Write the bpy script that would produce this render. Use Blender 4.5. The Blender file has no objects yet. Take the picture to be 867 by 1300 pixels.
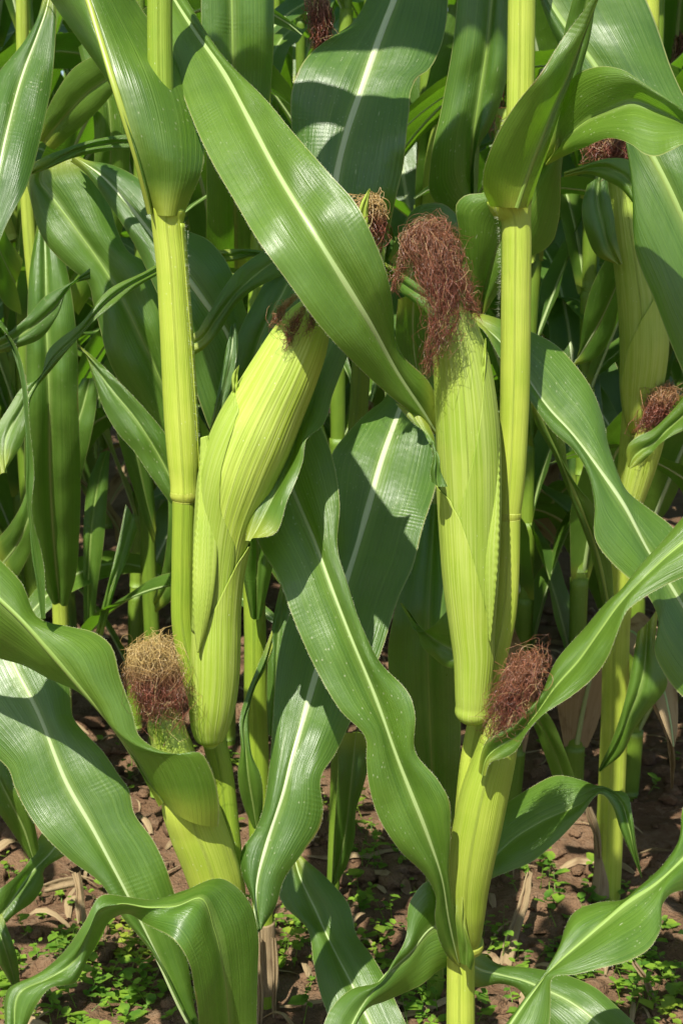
import bpy, math, random
import numpy as np
from mathutils import noise as mnoise, Vector
SC = bpy.context.scene
COL = SC.collection
rnd = random.Random(7)
# ------------------------------------------------------------------ camera
H = 0.85; PITCH = math.radians(10); T20 = math.tan(math.radians(20))
cam = bpy.data.cameras.new('camera'); camo = bpy.data.objects.new('camera', cam); COL.objects.link(camo)
camo.location = (0, 0, H); camo.rotation_euler = (math.radians(90) - PITCH, 0, 0)
cam.sensor_fit = 'VERTICAL'; cam.sensor_height = 36; cam.lens = 18 / T20
cam.clip_start = 0.02; cam.clip_end = 500
cam.dof.use_dof = True; cam.dof.focus_distance = 1.2; cam.dof.aperture_fstop = 20
SC.camera = camo
# ------------------------------------------------------------------ sky and sun
SUNV = Vector((-0.27, -0.74, 1.10)).normalized()
EL = math.asin(SUNV.z); ROT = math.atan2(SUNV.x, SUNV.y)
w = bpy.data.worlds.new('World'); SC.world = w; w.use_nodes = True
nt = w.node_tree; bg = nt.nodes['Background']
sky = nt.nodes.new('ShaderNodeTexSky'); sky.sky_type = 'NISHITA'; sky.sun_disc = False
sky.sun_elevation = EL; sky.sun_rotation = ROT
nt.links.new(sky.outputs[0], bg.inputs[0]); bg.inputs[1].default_value = 0.09
sl = bpy.data.lights.new('sun', 'SUN'); sl.energy = 5.0; sl.angle = math.radians(0.5); sl.color = (1, 0.95, 0.86)
so = bpy.data.objects.new('sun', sl); COL.objects.link(so); so.rotation_euler = SUNV.to_track_quat('Z', 'Y').to_euler()
so.location = (-3, -4, 7)
SC.view_settings.view_transform = 'Standard'; SC.view_settings.look = 'None'
SC.view_settings.exposure = 0.9; SC.view_settings.gamma = 1
SC.cycles.max_bounces = 8; SC.cycles.transmission_bounces = 6; SC.cycles.diffuse_bounces = 5

# ------------------------------------------------------------------ node helpers
class N:
    def __init__(s, name):
        s.m = bpy.data.materials.new(name); s.m.use_nodes = True; s.t = s.m.node_tree; s.t.nodes.clear()
        s.out = s.t.nodes.new('ShaderNodeOutputMaterial')
    def node(s, typ, **kw):
        n = s.t.nodes.new(typ)
        for k, v in kw.items(): setattr(n, k, v)
        return n
    def put(s, sock, v):
        if v is None: return
        if isinstance(v, bpy.types.NodeSocket): s.t.links.new(v, sock)
        else:
            if isinstance(v, tuple) and len(v) == 3 and sock.type == 'RGBA': v = v + (1,)
            sock.default_value = v
    def math(s, op, a, b=None, c=None, clamp=False):
        n = s.node('ShaderNodeMath', operation=op, use_clamp=clamp)
        for i, v in enumerate((a, b, c)): s.put(n.inputs[i], v)
        return n.outputs[0]
    def mix(s, f, a, b, typ='MIX'):
        n = s.node('ShaderNodeMix', data_type='RGBA', blend_type=typ)
        s.put(n.inputs['Factor'], f); s.put(n.inputs[6], a); s.put(n.inputs[7], b); return n.outputs[2]
    def ramp(s, f, a, b):          # smooth step a..b
        n = s.node('ShaderNodeMapRange', interpolation_type='SMOOTHSTEP')
        s.put(n.inputs[0], f); s.put(n.inputs[1], a); s.put(n.inputs[2], b); return n.outputs[0]
    def uv(s, name):
        n = s.node('ShaderNodeUVMap', uv_map=name); return n.outputs[0]
    def sep(s, v):
        n = s.node('ShaderNodeSeparateXYZ'); s.put(n.inputs[0], v); return n.outputs
    def comb(s, x, y, z=0.0):
        n = s.node('ShaderNodeCombineXYZ')
        for i, v in enumerate((x, y, z)): s.put(n.inputs[i], v)
        return n.outputs[0]
    def noise(s, vec, scale=1.0, detail=2.0, rough=0.5):
        n = s.node('ShaderNodeTexNoise'); s.put(n.inputs['Vector'], vec); s.put(n.inputs['Scale'], scale)
        s.put(n.inputs['Detail'], detail); s.put(n.inputs['Roughness'], rough); return n.outputs[0]
    def voro(s, vec, scale):
        n = s.node('ShaderNodeTexVoronoi'); s.put(n.inputs['Vector'], vec); s.put(n.inputs['Scale'], scale); return n.outputs
    def attr(s, name):
        n = s.node('ShaderNodeAttribute', attribute_type='OBJECT', attribute_name=name); return n.outputs['Fac']
    def rand(s): return s.node('ShaderNodeObjectInfo').outputs['Random']
    def bump(s, h, strength, dist):
        n = s.node('ShaderNodeBump'); s.put(n.inputs['Height'], h); s.put(n.inputs['Strength'], strength)
        s.put(n.inputs['Distance'], dist); return n.outputs[0]
    def finish(s, col, rough, normal=None, spec=0.5, trans=None, tcol=None, sheen=0.0):
        p = s.node('ShaderNodeBsdfPrincipled')
        s.put(p.inputs['Base Color'], col); s.put(p.inputs['Roughness'], rough); s.put(p.inputs['Specular IOR Level'], spec)
        if normal is not None: s.put(p.inputs['Normal'], normal)
        if sheen: s.put(p.inputs['Sheen Weight'], sheen)
        sh = p.outputs[0]
        if trans is not None:
            t = s.node('ShaderNodeBsdfTranslucent'); s.put(t.inputs[0], tcol)
            if normal is not None: s.put(t.inputs['Normal'], normal)
            mx = s.node('ShaderNodeMixShader'); s.put(mx.inputs[0], trans)
            s.t.links.new(sh, mx.inputs[1]); s.t.links.new(t.outputs[0], mx.inputs[2]); sh = mx.outputs[0]
        s.t.links.new(sh, s.out.inputs[0]); return s.m

def mat_leaf():
    k = N('corn_leaf')
    u, v, _ = k.sep(k.uv('uv')); mx, my, _ = k.sep(k.uv('met'))
    tint = k.attr('tint'); r = k.rand(); off = k.math('MULTIPLY', r, 37.0)
    c = k.math('ABSOLUTE', k.math('SUBTRACT', u, 0.5))
    wob = k.noise(k.comb(mx, my, off), 14, 2)
    uu = k.math('ADD', k.math('MULTIPLY', u, 1.0), k.math('MULTIPLY', wob, 0.006))
    vein = k.math('SINE', k.math('MULTIPLY', uu, 2 * math.pi * 30))
    vein = k.math('POWER', k.math('MULTIPLY_ADD', vein, 0.5, 0.5), 5.0)
    fine = k.noise(k.comb(k.math('MULTIPLY', u, 150), k.math('MULTIPLY', v, 3.0), off), 1, 3, 0.6)
    broad = k.noise(k.comb(k.math('MULTIPLY', u, 13), k.math('MULTIPLY', v, 5.0), off), 1, 2)
    blot = k.noise(k.comb(mx, my, off), 26, 3)
    base = k.mix(k.ramp(blot, 0.3, 0.75), (0.062, 0.142, 0.012), (0.098, 0.200, 0.018))
    base = k.mix(k.math('MULTIPLY', k.ramp(fine, 0.35, 0.75), 0.5), base, (0.150, 0.265, 0.036))
    base = k.mix(k.math('MULTIPLY', k.ramp(broad, 0.45, 0.8), 0.35), base, (0.045, 0.112, 0.014))
    base = k.mix(k.math('MULTIPLY', vein, k.math('MULTIPLY', k.ramp(broad, 0.25, 0.75), 0.34)), base, (0.16, 0.27, 0.045))
    str2 = k.noise(k.comb(k.math('MULTIPLY', u, 58), k.math('MULTIPLY', v, 1.6), off), 1, 2)
    base = k.mix(k.math('MULTIPLY', k.ramp(str2, 0.50, 0.72), 0.42), base, (0.175, 0.290, 0.050))
    base = k.mix(k.math('MULTIPLY', k.math('SUBTRACT', 1.0, k.ramp(str2, 0.28, 0.46)), 0.30), base, (0.040, 0.100, 0.012))
    yel = k.math('MAXIMUM', tint, 0.0); blu = k.math('MAXIMUM', k.math('MULTIPLY', tint, -1.0), 0.0)
    base = k.mix(k.math('MULTIPLY', yel, 0.75), base, k.mix(0.5, base, (0.26, 0.37, 0.035)))
    base = k.mix(k.math('MULTIPLY', blu, 0.8), base, k.mix(0.7, base, (0.028, 0.085, 0.030)))
    # pale band by the midrib, yellow translucent margin
    near = k.math('SUBTRACT', 1.0, k.ramp(c, 0.012, 0.10))
    base = k.mix(k.math('MULTIPLY', near, 0.7), base, (0.22, 0.33, 0.07))
    foot = k.math('SUBTRACT', 1.0, k.ramp(v, 0.002, 0.035))
    base = k.mix(k.math('MULTIPLY', foot, 0.8), base, (0.36, 0.42, 0.05))
    edge = k.ramp(c, 0.487, 0.4985)
    base = k.mix(k.math('MULTIPLY', edge, 0.8), base, (0.36, 0.38, 0.13))
    # yellowed streaks
    st = k.noise(k.comb(k.math('MULTIPLY', u, 34), k.math('MULTIPLY', v, 9), off), 1, 2)
    base = k.mix(k.math('MULTIPLY', k.ramp(st, 0.74, 0.80), 0.6), base, (0.30, 0.33, 0.05))
    brn = k.math('MULTIPLY', k.ramp(c, 0.468, 0.497), k.ramp(k.noise(k.comb(mx, my, off), 16, 3), 0.60, 0.68))
    base = k.mix(k.math('MULTIPLY', brn, 0.75), base, (0.27, 0.19, 0.06))
    # pollen specks and scrapes
    vd = k.voro(k.comb(k.math('MULTIPLY', mx, 1.6), my, off), 150)
    mk = k.ramp(k.noise(k.comb(mx, my, off), 6, 2), 0.50, 0.72)
    spk = k.math('MULTIPLY', k.math('SUBTRACT', 1.0, k.ramp(vd[0], 0.08, 0.19)), mk)
    vs = k.voro(k.comb(k.math('MULTIPLY', mx, 1.0), k.math('MULTIPLY', my, 0.22), off), 120)
    scr = k.math('MULTIPLY', k.math('SUBTRACT', 1.0, k.ramp(vs[0], 0.05, 0.09)), k.ramp(k.noise(k.comb(mx, my, off), 17, 1), 0.55, 0.65))
    spk = k.math('MAXIMUM', spk, scr)
    base = k.mix(k.math('MULTIPLY', spk, 0.75), base, (0.42, 0.47, 0.26))
    cross = k.math('SINE', k.math('MULTIPLY', k.math('ADD', v, k.math('MULTIPLY', wob, 0.01)), 2 * math.pi * 240))
    crm = k.ramp(k.noise(k.comb(mx, my, off), 15, 2), 0.60, 0.74)
    hgt = k.math('ADD', k.math('MULTIPLY', vein, 0.22), k.math('MULTIPLY', fine, 0.9))
    hgt = k.math('ADD', hgt, k.math('MULTIPLY', k.math('MULTIPLY', cross, crm), 0.14))
    hgt = k.math('ADD', hgt, k.math('MULTIPLY', blot, 3.5))
    nrm = k.bump(hgt, 0.5, 0.0011)
    rough = k.math('MULTIPLY_ADD', k.noise(k.comb(mx, my, off), 30, 2), 0.24, 0.22)
    rough = k.math('ADD', rough, k.math('MULTIPLY', spk, 0.2))
    tc = k.mix(k.math('MULTIPLY', vein, 0.4), k.mix(yel, (0.16, 0.38, 0.012), (0.30, 0.50, 0.02)), (0.08, 0.22, 0.008))
    tc = k.mix(k.math('MULTIPLY', fine, 0.4), tc, (0.10, 0.25, 0.01))
    return k.finish(base, rough, nrm, 0.85, 0.41, tc)

def mat_midrib():
    k = N('leaf_midrib'); mx, my, _ = k.sep(k.uv('met')); t = k.attr('tint')
    n = k.noise(k.comb(k.math('MULTIPLY', mx, 900), k.math('MULTIPLY', my, 12)), 1, 2)
    a = k.mix(t, (0.22, 0.34, 0.06), (0.50, 0.57, 0.34)); a = k.mix(k.math('MULTIPLY', t, -1.0, clamp=True), a, (0.40, 0.45, 0.05))
    col = k.mix(k.math('MULTIPLY', n, 0.5), a, k.mix(0.5, a, (0.17, 0.28, 0.04)))
    return k.finish(col, 0.42, k.bump(n, 0.4, 0.0006), 0.5, 0.18, (0.4, 0.5, 0.1))

def mat_stem(name, c1, c2, c3, nscale=1.0, rough=0.42, tr=0.12, streak=0.5):
    k = N(name); u, v, _ = k.sep(k.uv('uv')); mx, my, _ = k.sep(k.uv('met')); r = k.math('MULTIPLY', k.rand(), 23.0)
    f = k.noise(k.comb(k.math('MULTIPLY', mx, 1400 * nscale), k.math('MULTIPLY', my, 8), r), 1, 3, 0.6)
    b = k.noise(k.comb(k.math('MULTIPLY', mx, 130), k.math('MULTIPLY', my, 5), r), 1, 3)
    bl = k.noise(k.comb(mx, my, r), 22, 4)
    col = k.mix(k.ramp(bl, 0.3, 0.7), c1, c2)
    col = k.mix(k.math('MULTIPLY', k.ramp(f, 0.35, 0.7), streak), col, c3)
    col = k.mix(k.math('MULTIPLY', k.ramp(b, 0.5, 0.75), 0.4), col, c1)
    g2 = k.noise(k.comb(k.math('MULTIPLY', mx, 1100 * nscale), k.math('MULTIPLY', my, 4), r), 1, 2)
    col = k.mix(k.math('MULTIPLY', k.ramp(g2, 0.52, 0.72), 0.16 * streak / 0.5), col, tuple(x * 0.66 for x in c1))
    sp = k.voro(k.comb(k.math('MULTIPLY', mx, 1.5), k.math('MULTIPLY', my, 0.6), r), 220)
    spm = k.math('MULTIPLY', k.math('SUBTRACT', 1.0, k.ramp(sp[0], 0.06, 0.12)), k.ramp(k.noise(k.comb(mx, my, r), 14, 1), 0.55, 0.66))
    col = k.mix(k.math('MULTIPLY', spm, 0.6), col, (0.75, 0.78, 0.55))
    dk = k.math('MULTIPLY', k.ramp(k.noise(k.comb(mx, k.math('MULTIPLY', my, 0.3), r), 60, 3), 0.66, 0.74), 0.35)
    col = k.mix(dk, col, (0.22, 0.20, 0.04))
    tone = k.math('MULTIPLY_ADD', k.rand(), 0.30, 0.80)
    col = k.mix(1.0, col, k.comb(k.math('MULTIPLY_ADD', tone, 1.0, 0.0), k.math('MULTIPLY_ADD', tone, 0.8, 0.2), tone), 'MULTIPLY')
    h = k.math('ADD', f, k.math('MULTIPLY', b, 2.0))
    return k.finish(col, k.math('MULTIPLY_ADD', bl, 0.2, rough - 0.08), k.bump(h, 0.6, 0.0012), 0.45, tr, c2)

def mat_silk():
    k = N('corn_silk'); u, v, _ = k.sep(k.uv('uv')); tone = k.attr('tint')
    a = k.mix(u, (0.085, 0.024, 0.012), (0.36, 0.120, 0.070))
    b = k.mix(u, (0.36, 0.22, 0.06), (0.66, 0.50, 0.20))
    col = k.mix(k.math('MULTIPLY', tone, k.ramp(v, 0.50, 0.95)), a, b)
    col = k.mix(k.ramp(u, 0.90, 0.95), col, (0.50, 0.36, 0.16))
    return k.finish(col, 0.30, None, 0.6, 0.2, col)

def mat_plain(name, c, rough=0.6, tr=0.0):
    k = N(name); g = k.node('ShaderNodeTexCoord').outputs['Object']
    n = k.noise(g, 90, 3); col = k.mix(n, tuple(x * 0.7 for x in c), tuple(min(1, x * 1.25) for x in c))
    return k.finish(col, rough, k.bump(n, 0.3, 0.001), 0.4, tr if tr else None, c if tr else None)

def mat_dry():
    k = N('dry_leaf_fibre'); u, v, _ = k.sep(k.uv('uv')); r = k.math('MULTIPLY', k.rand(), 31.0)
    f = k.noise(k.comb(k.math('MULTIPLY', u, 70), k.math('MULTIPLY', v, 6), r), 1, 3)
    b = k.noise(k.comb(k.math('MULTIPLY', u, 4), k.math('MULTIPLY', v, 20), r), 1, 3)
    col = k.mix(f, (0.20, 0.13, 0.06), (0.46, 0.36, 0.21)); col = k.mix(k.ramp(b, 0.5, 0.75), col, (0.13, 0.075, 0.04))
    return k.finish(col, 0.75, k.bump(f, 0.6, 0.002), 0.2, 0.2, (0.4, 0.3, 0.12))

def mat_soil():
    k = N('red_brown_soil'); g = k.node('ShaderNodeNewGeometry').outputs['Position']
    a = k.noise(g, 7, 5, 0.6); b = k.noise(g, 60, 5, 0.65); c = k.noise(g, 240, 3, 0.6)
    col = k.mix(k.ramp(a, 0.3, 0.7), (0.115, 0.064, 0.034), (0.20, 0.122, 0.068))
    col = k.mix(k.math('MULTIPLY', k.ramp(b, 0.45, 0.75), 0.6), col, (0.25, 0.175, 0.11))
    col = k.mix(k.math('MULTIPLY', k.ramp(c, 0.5, 0.7), 0.4), col, (0.085, 0.045, 0.027))
    h = k.math('ADD', k.math('MULTIPLY', b, 1.0), k.math('MULTIPLY', c, 0.35))
    return k.finish(col, 0.95, k.bump(h, 0.9, 0.012), 0.15)

M_LEAF = mat_leaf(); M_RIB = mat_midrib()
M_STALK = mat_stem('corn_stalk_rind', (0.29, 0.40, 0.030), (0.38, 0.465, 0.050), (0.48, 0.54, 0.11))
M_STALKG = mat_stem('green_stalk_rind', (0.20, 0.32, 0.020), (0.27, 0.37, 0.026), (0.33, 0.42, 0.05))
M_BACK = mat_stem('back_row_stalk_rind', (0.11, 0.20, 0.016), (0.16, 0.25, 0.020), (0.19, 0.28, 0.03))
M_HUSK = mat_stem('corn_husk', (0.27, 0.39, 0.030), (0.35, 0.455, 0.050), (0.48, 0.56, 0.15), 0.6, 0.46, 0.15, 0.6)
M_NODE = mat_stem('stalk_node_skin', (0.33, 0.39, 0.035), (0.40, 0.44, 0.05), (0.48, 0.50, 0.12))
M_SILK = mat_silk(); M_DRY = mat_dry(); M_SOIL = mat_soil()
M_HAIR = mat_plain('leaf_hair', (0.70, 0.74, 0.52), 0.5, 0.3)
def mat_weed():
    k = N('weed_leaf'); g = k.node('ShaderNodeTexCoord').outputs['Object']; a = k.noise(g, 45, 2); c = k.noise(g, 6, 2)
    col = k.mix(k.ramp(a, 0.3, 0.7), (0.060, 0.150, 0.016), (0.20, 0.33, 0.03)); col = k.mix(k.ramp(c, 0.5, 0.7), col, (0.27, 0.33, 0.035))
    return k.finish(col, 0.5, k.bump(k.noise(g, 400, 2), 0.4, 0.001), 0.4, 0.35, (0.2, 0.4, 0.02))
M_WEED = mat_weed()
M_CLOD = M_SOIL

# ------------------------------------------------------------------ geometry helpers
FW = np.array([0, math.cos(PITCH), -math.sin(PITCH)]); UP = np.array([0, math.sin(PITCH), math.cos(PITCH)]); RT = np.array([1.0, 0, 0])
CAM = np.array([0, 0, H])
def P(px, py, y):
    """point of the place on the vertical plane at distance y that stands at this pixel of the photograph"""
    px = np.asarray(px, float); py = np.asarray(py, float); y = np.asarray(y, float)
    X = (px - 433.5) / 650 * T20; Y = (650 - py) / 650 * T20
    ray = FW + X[..., None] * RT + Y[..., None] * UP
    return CAM + ray * (y / ray[..., 1])[..., None]
def PXM(py, y):
    Y = (650 - py) / 650 * T20
    return y / (math.cos(PITCH) + Y * math.sin(PITCH)) * T20 / 650      # metres per pixel
def curve(pts, n):
    """smooth curve through points, n samples evenly by length"""
    p = np.asarray(pts, float)
    if p.ndim == 1: p = p[:, None]
    if len(p) == 1: return np.repeat(p, n, 0)
    t = np.concatenate([[0], np.cumsum(np.maximum(np.linalg.norm(np.diff(p[:, :2], axis=0), axis=1), 1e-6))])
    d = np.diff(p, axis=0) / np.diff(t)[:, None]
    m = np.zeros_like(p); m[0] = d[0]; m[-1] = d[-1]
    h = np.diff(t)
    if len(p) > 2: m[1:-1] = (d[:-1] * h[1:, None] + d[1:] * h[:-1, None]) / (h[:-1] + h[1:])[:, None]
    tt = np.linspace(0, t[-1], max(400, n * 4))
    i = np.clip(np.searchsorted(t, tt, 'right') - 1, 0, len(h) - 1)
    s = ((tt - t[i]) / h[i])[:, None]; hh = h[i][:, None]
    q = (2*s**3 - 3*s**2 + 1) * p[i] + (s**3 - 2*s**2 + s) * hh * m[i] + (-2*s**3 + 3*s**2) * p[i+1] + (s**3 - s**2) * hh * m[i+1]
    L = np.concatenate([[0], np.cumsum(np.linalg.norm(np.diff(q[:, :2], axis=0), axis=1))])
    ss = np.linspace(0, L[-1], n)
    return np.stack([np.interp(ss, L, q[:, k]) for k in range(q.shape[1])], 1)
def lin(vals, n):
    v = np.atleast_1d(np.asarray(vals, float))
    if len(v) == 1: return np.full(n, v[0])
    return smooth1(v, n)
def smooth1(v, n):
    x = np.linspace(0, 1, len(v)); xx = np.linspace(0, 1, n)
    d = np.diff(v) / np.diff(x); m = np.zeros(len(v)); m[0] = d[0]; m[-1] = d[-1]; m[1:-1] = (d[:-1] + d[1:]) / 2
    i = np.clip(np.searchsorted(x, xx, 'right') - 1, 0, len(v) - 2); h = x[1] - x[0]; s = (xx - x[i]) / h
    return (2*s**3 - 3*s**2 + 1) * v[i] + (s**3 - 2*s**2 + s) * h * m[i] + (-2*s**3 + 3*s**2) * v[i+1] + (s**3 - s**2) * h * m[i+1]
def nrmz(a): return a / np.maximum(np.linalg.norm(a, axis=-1, keepdims=True), 1e-9)
def wnoise(n, seed, k):
    """smooth random wave, k bumps along n samples, about -1..1"""
    g = np.random.RandomState(seed).uniform(-1, 1, k + 3); return smooth1(g, n)
def link(name, me, mat, parent=None, world=True, tint=None):
    o = bpy.data.objects.new(name, me); COL.objects.link(o)
    if mat is not None and not me.materials: me.materials.append(mat)
    if parent is not None:
        o.parent = parent
        if world: o.matrix_parent_inverse = parent.matrix_basis.inverted()
    if tint is not None: o['tint'] = float(tint)
    return o
def mesh(name, verts, faces, uv=None, met=None, smooth=True):
    me = bpy.data.meshes.new(name); me.from_pydata(np.asarray(verts).tolist(), [], [tuple(int(i) for i in f) for f in faces])
    li = np.zeros(len(me.loops), dtype=np.int32); me.loops.foreach_get('vertex_index', li)
    for nm, c in (('uv', uv), ('met', met)):
        if c is not None:
            l = me.uv_layers.new(name=nm); l.data.foreach_set('uv', np.asarray(c, np.float32)[li].ravel())
    if smooth: me.polygons.foreach_set('use_smooth', np.ones(len(me.polygons), bool))
    me.update(); return me
def gridfaces(n, m, wrap=False):
    i = np.arange(n - 1)[:, None]; j = np.arange(m if wrap else m - 1)[None, :]; j2 = (j + 1) % m
    a = i * m + j; b = i * m + j2; c = (i + 1) * m + j2; d = (i + 1) * m + j
    return np.stack([a, b, c, d], -1).reshape(-1, 4)
def alen(p): return np.concatenate([[0], np.cumsum(np.linalg.norm(np.diff(p, axis=0), axis=1))])

def rib_mesh(Mp, across, w, hfac=0.5, nseg=8):
    n = len(Mp); T = nrmz(np.gradient(Mp, axis=0)); A = nrmz(across - (across * T).sum(1, keepdims=True) * T); Nn = nrmz(np.cross(T, A))
    a = np.linspace(0, 2 * np.pi, nseg, endpoint=False)
    ca = np.cos(a)[None, :, None]; sa = np.sin(a)[None, :, None]; W = w[:, None, None]
    v = Mp[:, None, :] + W * ca * A[:, None, :] + W * hfac * sa * Nn[:, None, :]
    s = alen(Mp); met = np.stack([np.broadcast_to((a / 6.28)[None, :] * 0.01, (n, nseg)), np.broadcast_to(s[:, None], (n, nseg))], -1)
    return mesh('midrib', v.reshape(-1, 3), gridfaces(n, nseg, True), met.reshape(-1, 2), met.reshape(-1, 2))
def hairs_mesh(lines, rs, ln=0.0011, step=0.0006, out=None):
    V = []; F = []
    for line, outd in lines:
        s = alen(line); k = max(2, int(s[-1] / step)); ss = rs.uniform(0, s[-1], k)
        p = np.stack([np.interp(ss, s, line[:, c]) for c in range(3)], 1); o = nrmz(np.stack([np.interp(ss, s, outd[:, c]) for c in range(3)], 1))
        t = nrmz(np.stack([np.interp(ss + 0.001, s, line[:, c]) for c in range(3)], 1) - p + 1e-7)
        o = nrmz(o + 0.5 * rs.normal(size=o.shape) + 0.5 * t); l = ln * rs.uniform(0.4, 1.3, (k, 1))
        b = len(V) * 0 + sum(len(x) for x in V)
        V.append(np.stack([p - t * 0.00006, p + t * 0.00006, p + o * l], 1).reshape(-1, 3))
        F.append(b + np.arange(3 * k).reshape(-1, 3))
    return mesh('edge_hairs', np.concatenate(V), np.concatenate(F), smooth=False)

def blade(parent, Lp, Mp, Rp, nu=15, mat=None, tint=0.0, mw=None, ribt=0.4, name='leaf', label=None, hair=False, bulge=None, seed=0, rib=True, world=True, wav=None, pleat=0.0, view=True):
    """a leaf between left edge, midrib and right edge (3-D curves, n samples each)"""
    n = len(Mp); us = np.linspace(-1, 1, nu); rs = np.random.RandomState(seed)
    T = np.gradient(Mp, axis=0); nor = nrmz(np.cross(Rp - Lp, T))
    if view:
        fl = np.sign(((CAM - Mp) * nor).sum(1, keepdims=True)); nor = nor * fl
        nor = nrmz(0.35 * nor + 0.65 * nrmz(CAM - Mp))
    wid = np.linalg.norm(Rp - Mp, axis=1) + np.linalg.norm(Lp - Mp, axis=1)
    V = np.zeros((n, nu, 3)); U = np.zeros((n, nu, 2)); W = np.zeros((n, nu, 2)); s = alen(Mp)
    fade = np.sin(np.pi * np.linspace(0.02, 0.98, n)) ** 0.5
    wl = wnoise(n, seed * 3 + 1, max(4, int(s[-1] / 0.05))); wr = wnoise(n, seed * 3 + 2, max(4, int(s[-1] / 0.05)))
    und = 0.0017 if view else 0.0; kk = max(4, int(s[-1] / 0.035)); ua, ub, uc = (wnoise(n, seed * 7 + q_, kk) for q_ in (3, 4, 5))
    for j, u in enumerate(us):
        e = abs(u); Ed = Lp if u < 0 else Rp
        p = Mp + (Ed - Mp) * e
        b = (bulge if bulge is not None else np.zeros(n)) * 4 * e * (1 - e)
        ww = (wav if wav is not None else 0.0) * (wl if u < 0 else wr) * e ** 2 * fade
        pl = pleat * math.sin(u * math.pi * 9) * (1 - e) * fade
        uw = und * fade * (ua * math.cos(u * 2.2) + ub * math.sin(u * 3.6) + uc * math.cos(u * 5.0 + 1)) * min(1.0, e * 5)
        V[:, j] = p + nor * (b + ww + pl + uw)[:, None]
        U[:, j, 0] = (u + 1) / 2; U[:, j, 1] = s
        W[:, j, 0] = u * 0.5 * wid; W[:, j, 1] = s
    me = mesh(name, V.reshape(-1, 3), gridfaces(n, nu), U.reshape(-1, 2), W.reshape(-1, 2))
    o = link(name, me, mat or M_LEAF, parent, world, tint)
    if label: o['label'] = label
    if rib:
        r = link('midrib', rib_mesh(V[:, nu // 2], V[:, nu // 2 + 1] - V[:, nu // 2 - 1], mw if mw is not None else np.linspace(0.004, 0.001, n)), M_RIB, o, False, ribt)
    if hair:
        hm = hairs_mesh([(V[:, 0], V[:, 0] - V[:, 1]), (V[:, -1], V[:, -1] - V[:, -2])], rs)
        ho = link('edge_hair', hm, M_HAIR, o, False); ho['kind'] = 'stuff'
    return o
def leaf(parent, L, M, R, y, el=0.0, er=0.0, n=None, mw=(5, 2), tint=0.0, ribt=0.4, bulge=0.004, wav=0.004, seed=None, hair=False, mat=None, name='leaf', label=None, rib=True, nu=17, pleat=0.0):
    global LSEED
    LSEED += 1; seed = LSEED if seed is None else seed
    ml = np.linalg.norm(np.diff(np.asarray(M, float), axis=0), axis=1).sum()
    n = n or int(np.clip(ml / 6, 24, 110))
    l = curve(L, n); m = curve(M, n); r = curve(R, n); ym = lin(y, n)
    Mp = P(m[:, 0], m[:, 1], ym); Lp = P(l[:, 0], l[:, 1], ym + lin(el, n)); Rp = P(r[:, 0], r[:, 1], ym + lin(er, n))
    w_ = lin(mw, n) * 0.5 * 0.00067 * ym / 1.2
    return blade(parent, Lp, Mp, Rp, nu, mat, tint, w_, ribt, name, label, hair, lin(bulge, n), seed, rib, True, wav, pleat)
LSEED = 0

def tube3(c, r, nseg=32, toward=None, ridges=0, ramp=0.0, arange=None, rscale=None, flat=1.0, cap=True, name='stalk', lump=0.0, seed=0):
    n = len(c); T = nrmz(np.gradient(c, axis=0))
    V = (CAM - c) if toward is None else np.broadcast_to(np.asarray(toward, float), c.shape)
    V = nrmz(V - (V * T).sum(1, keepdims=True) * T); S = nrmz(np.cross(T, V))
    if arange is None: a = np.broadcast_to(np.linspace(0, 2 * np.pi, nseg, endpoint=False)[None, :], (n, nseg)); wrap = True
    else:
        q = np.linspace(0, 1, nseg)[None, :]; a = arange[0][:, None] + (arange[1] - arange[0])[:, None] * q; wrap = False
    rr = np.broadcast_to(r[:, None], (n, nseg)).copy()
    if ridges: rr = rr * (1 + ramp * np.sin(a * ridges + 0.6 * np.sin(a * 7)) + ramp * 0.7 * np.sin(a * ridges * 0.37 + 1.3))
    if lump:
        g = np.random.RandomState(seed + 5)
        for k in range(2, 6): rr = rr * (1 + lump / k * np.sin(a * k + g.uniform(0, 6) + np.linspace(0, g.uniform(1, 5), n)[:, None]))
    if rscale is not None: rr = rr * rscale
    v = c[:, None, :] + rr[..., None] * (flat * np.cos(a)[..., None] * V[:, None, :] + np.sin(a)[..., None] * S[:, None, :])
    s = alen(c); uv = np.stack([a / (2 * np.pi), np.broadcast_to(s[:, None], (n, nseg))], -1)
    met = np.stack([a * float(np.mean(r)), np.broadcast_to(s[:, None], (n, nseg))], -1)
    v = v.reshape(-1, 3); uv = uv.reshape(-1, 2); met = met.reshape(-1, 2); f = [tuple(x) for x in gridfaces(n, nseg, wrap)]
    if cap and wrap: f.append(tuple(range(nseg))); f.append(tuple(range((n - 1) * nseg, n * nseg)))
    return mesh(name, v, f, uv, met)
def tube(parent, pts, mat, name, n=60, nseg=32, tint=None, label=None, hold=None, **kw):
    """pts: (px, py, y, half width in px)"""
    q = curve(pts, n); c = P(q[:, 0], q[:, 1], q[:, 2]); r = np.array([max(0.3, h) * PXM(b, y) for _, b, y, h in q])
    o = link(name, tube3(c, r, nseg, name=name, **kw), mat, parent, hold is None, tint)
    if label: o['label'] = label
    return o
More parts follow.
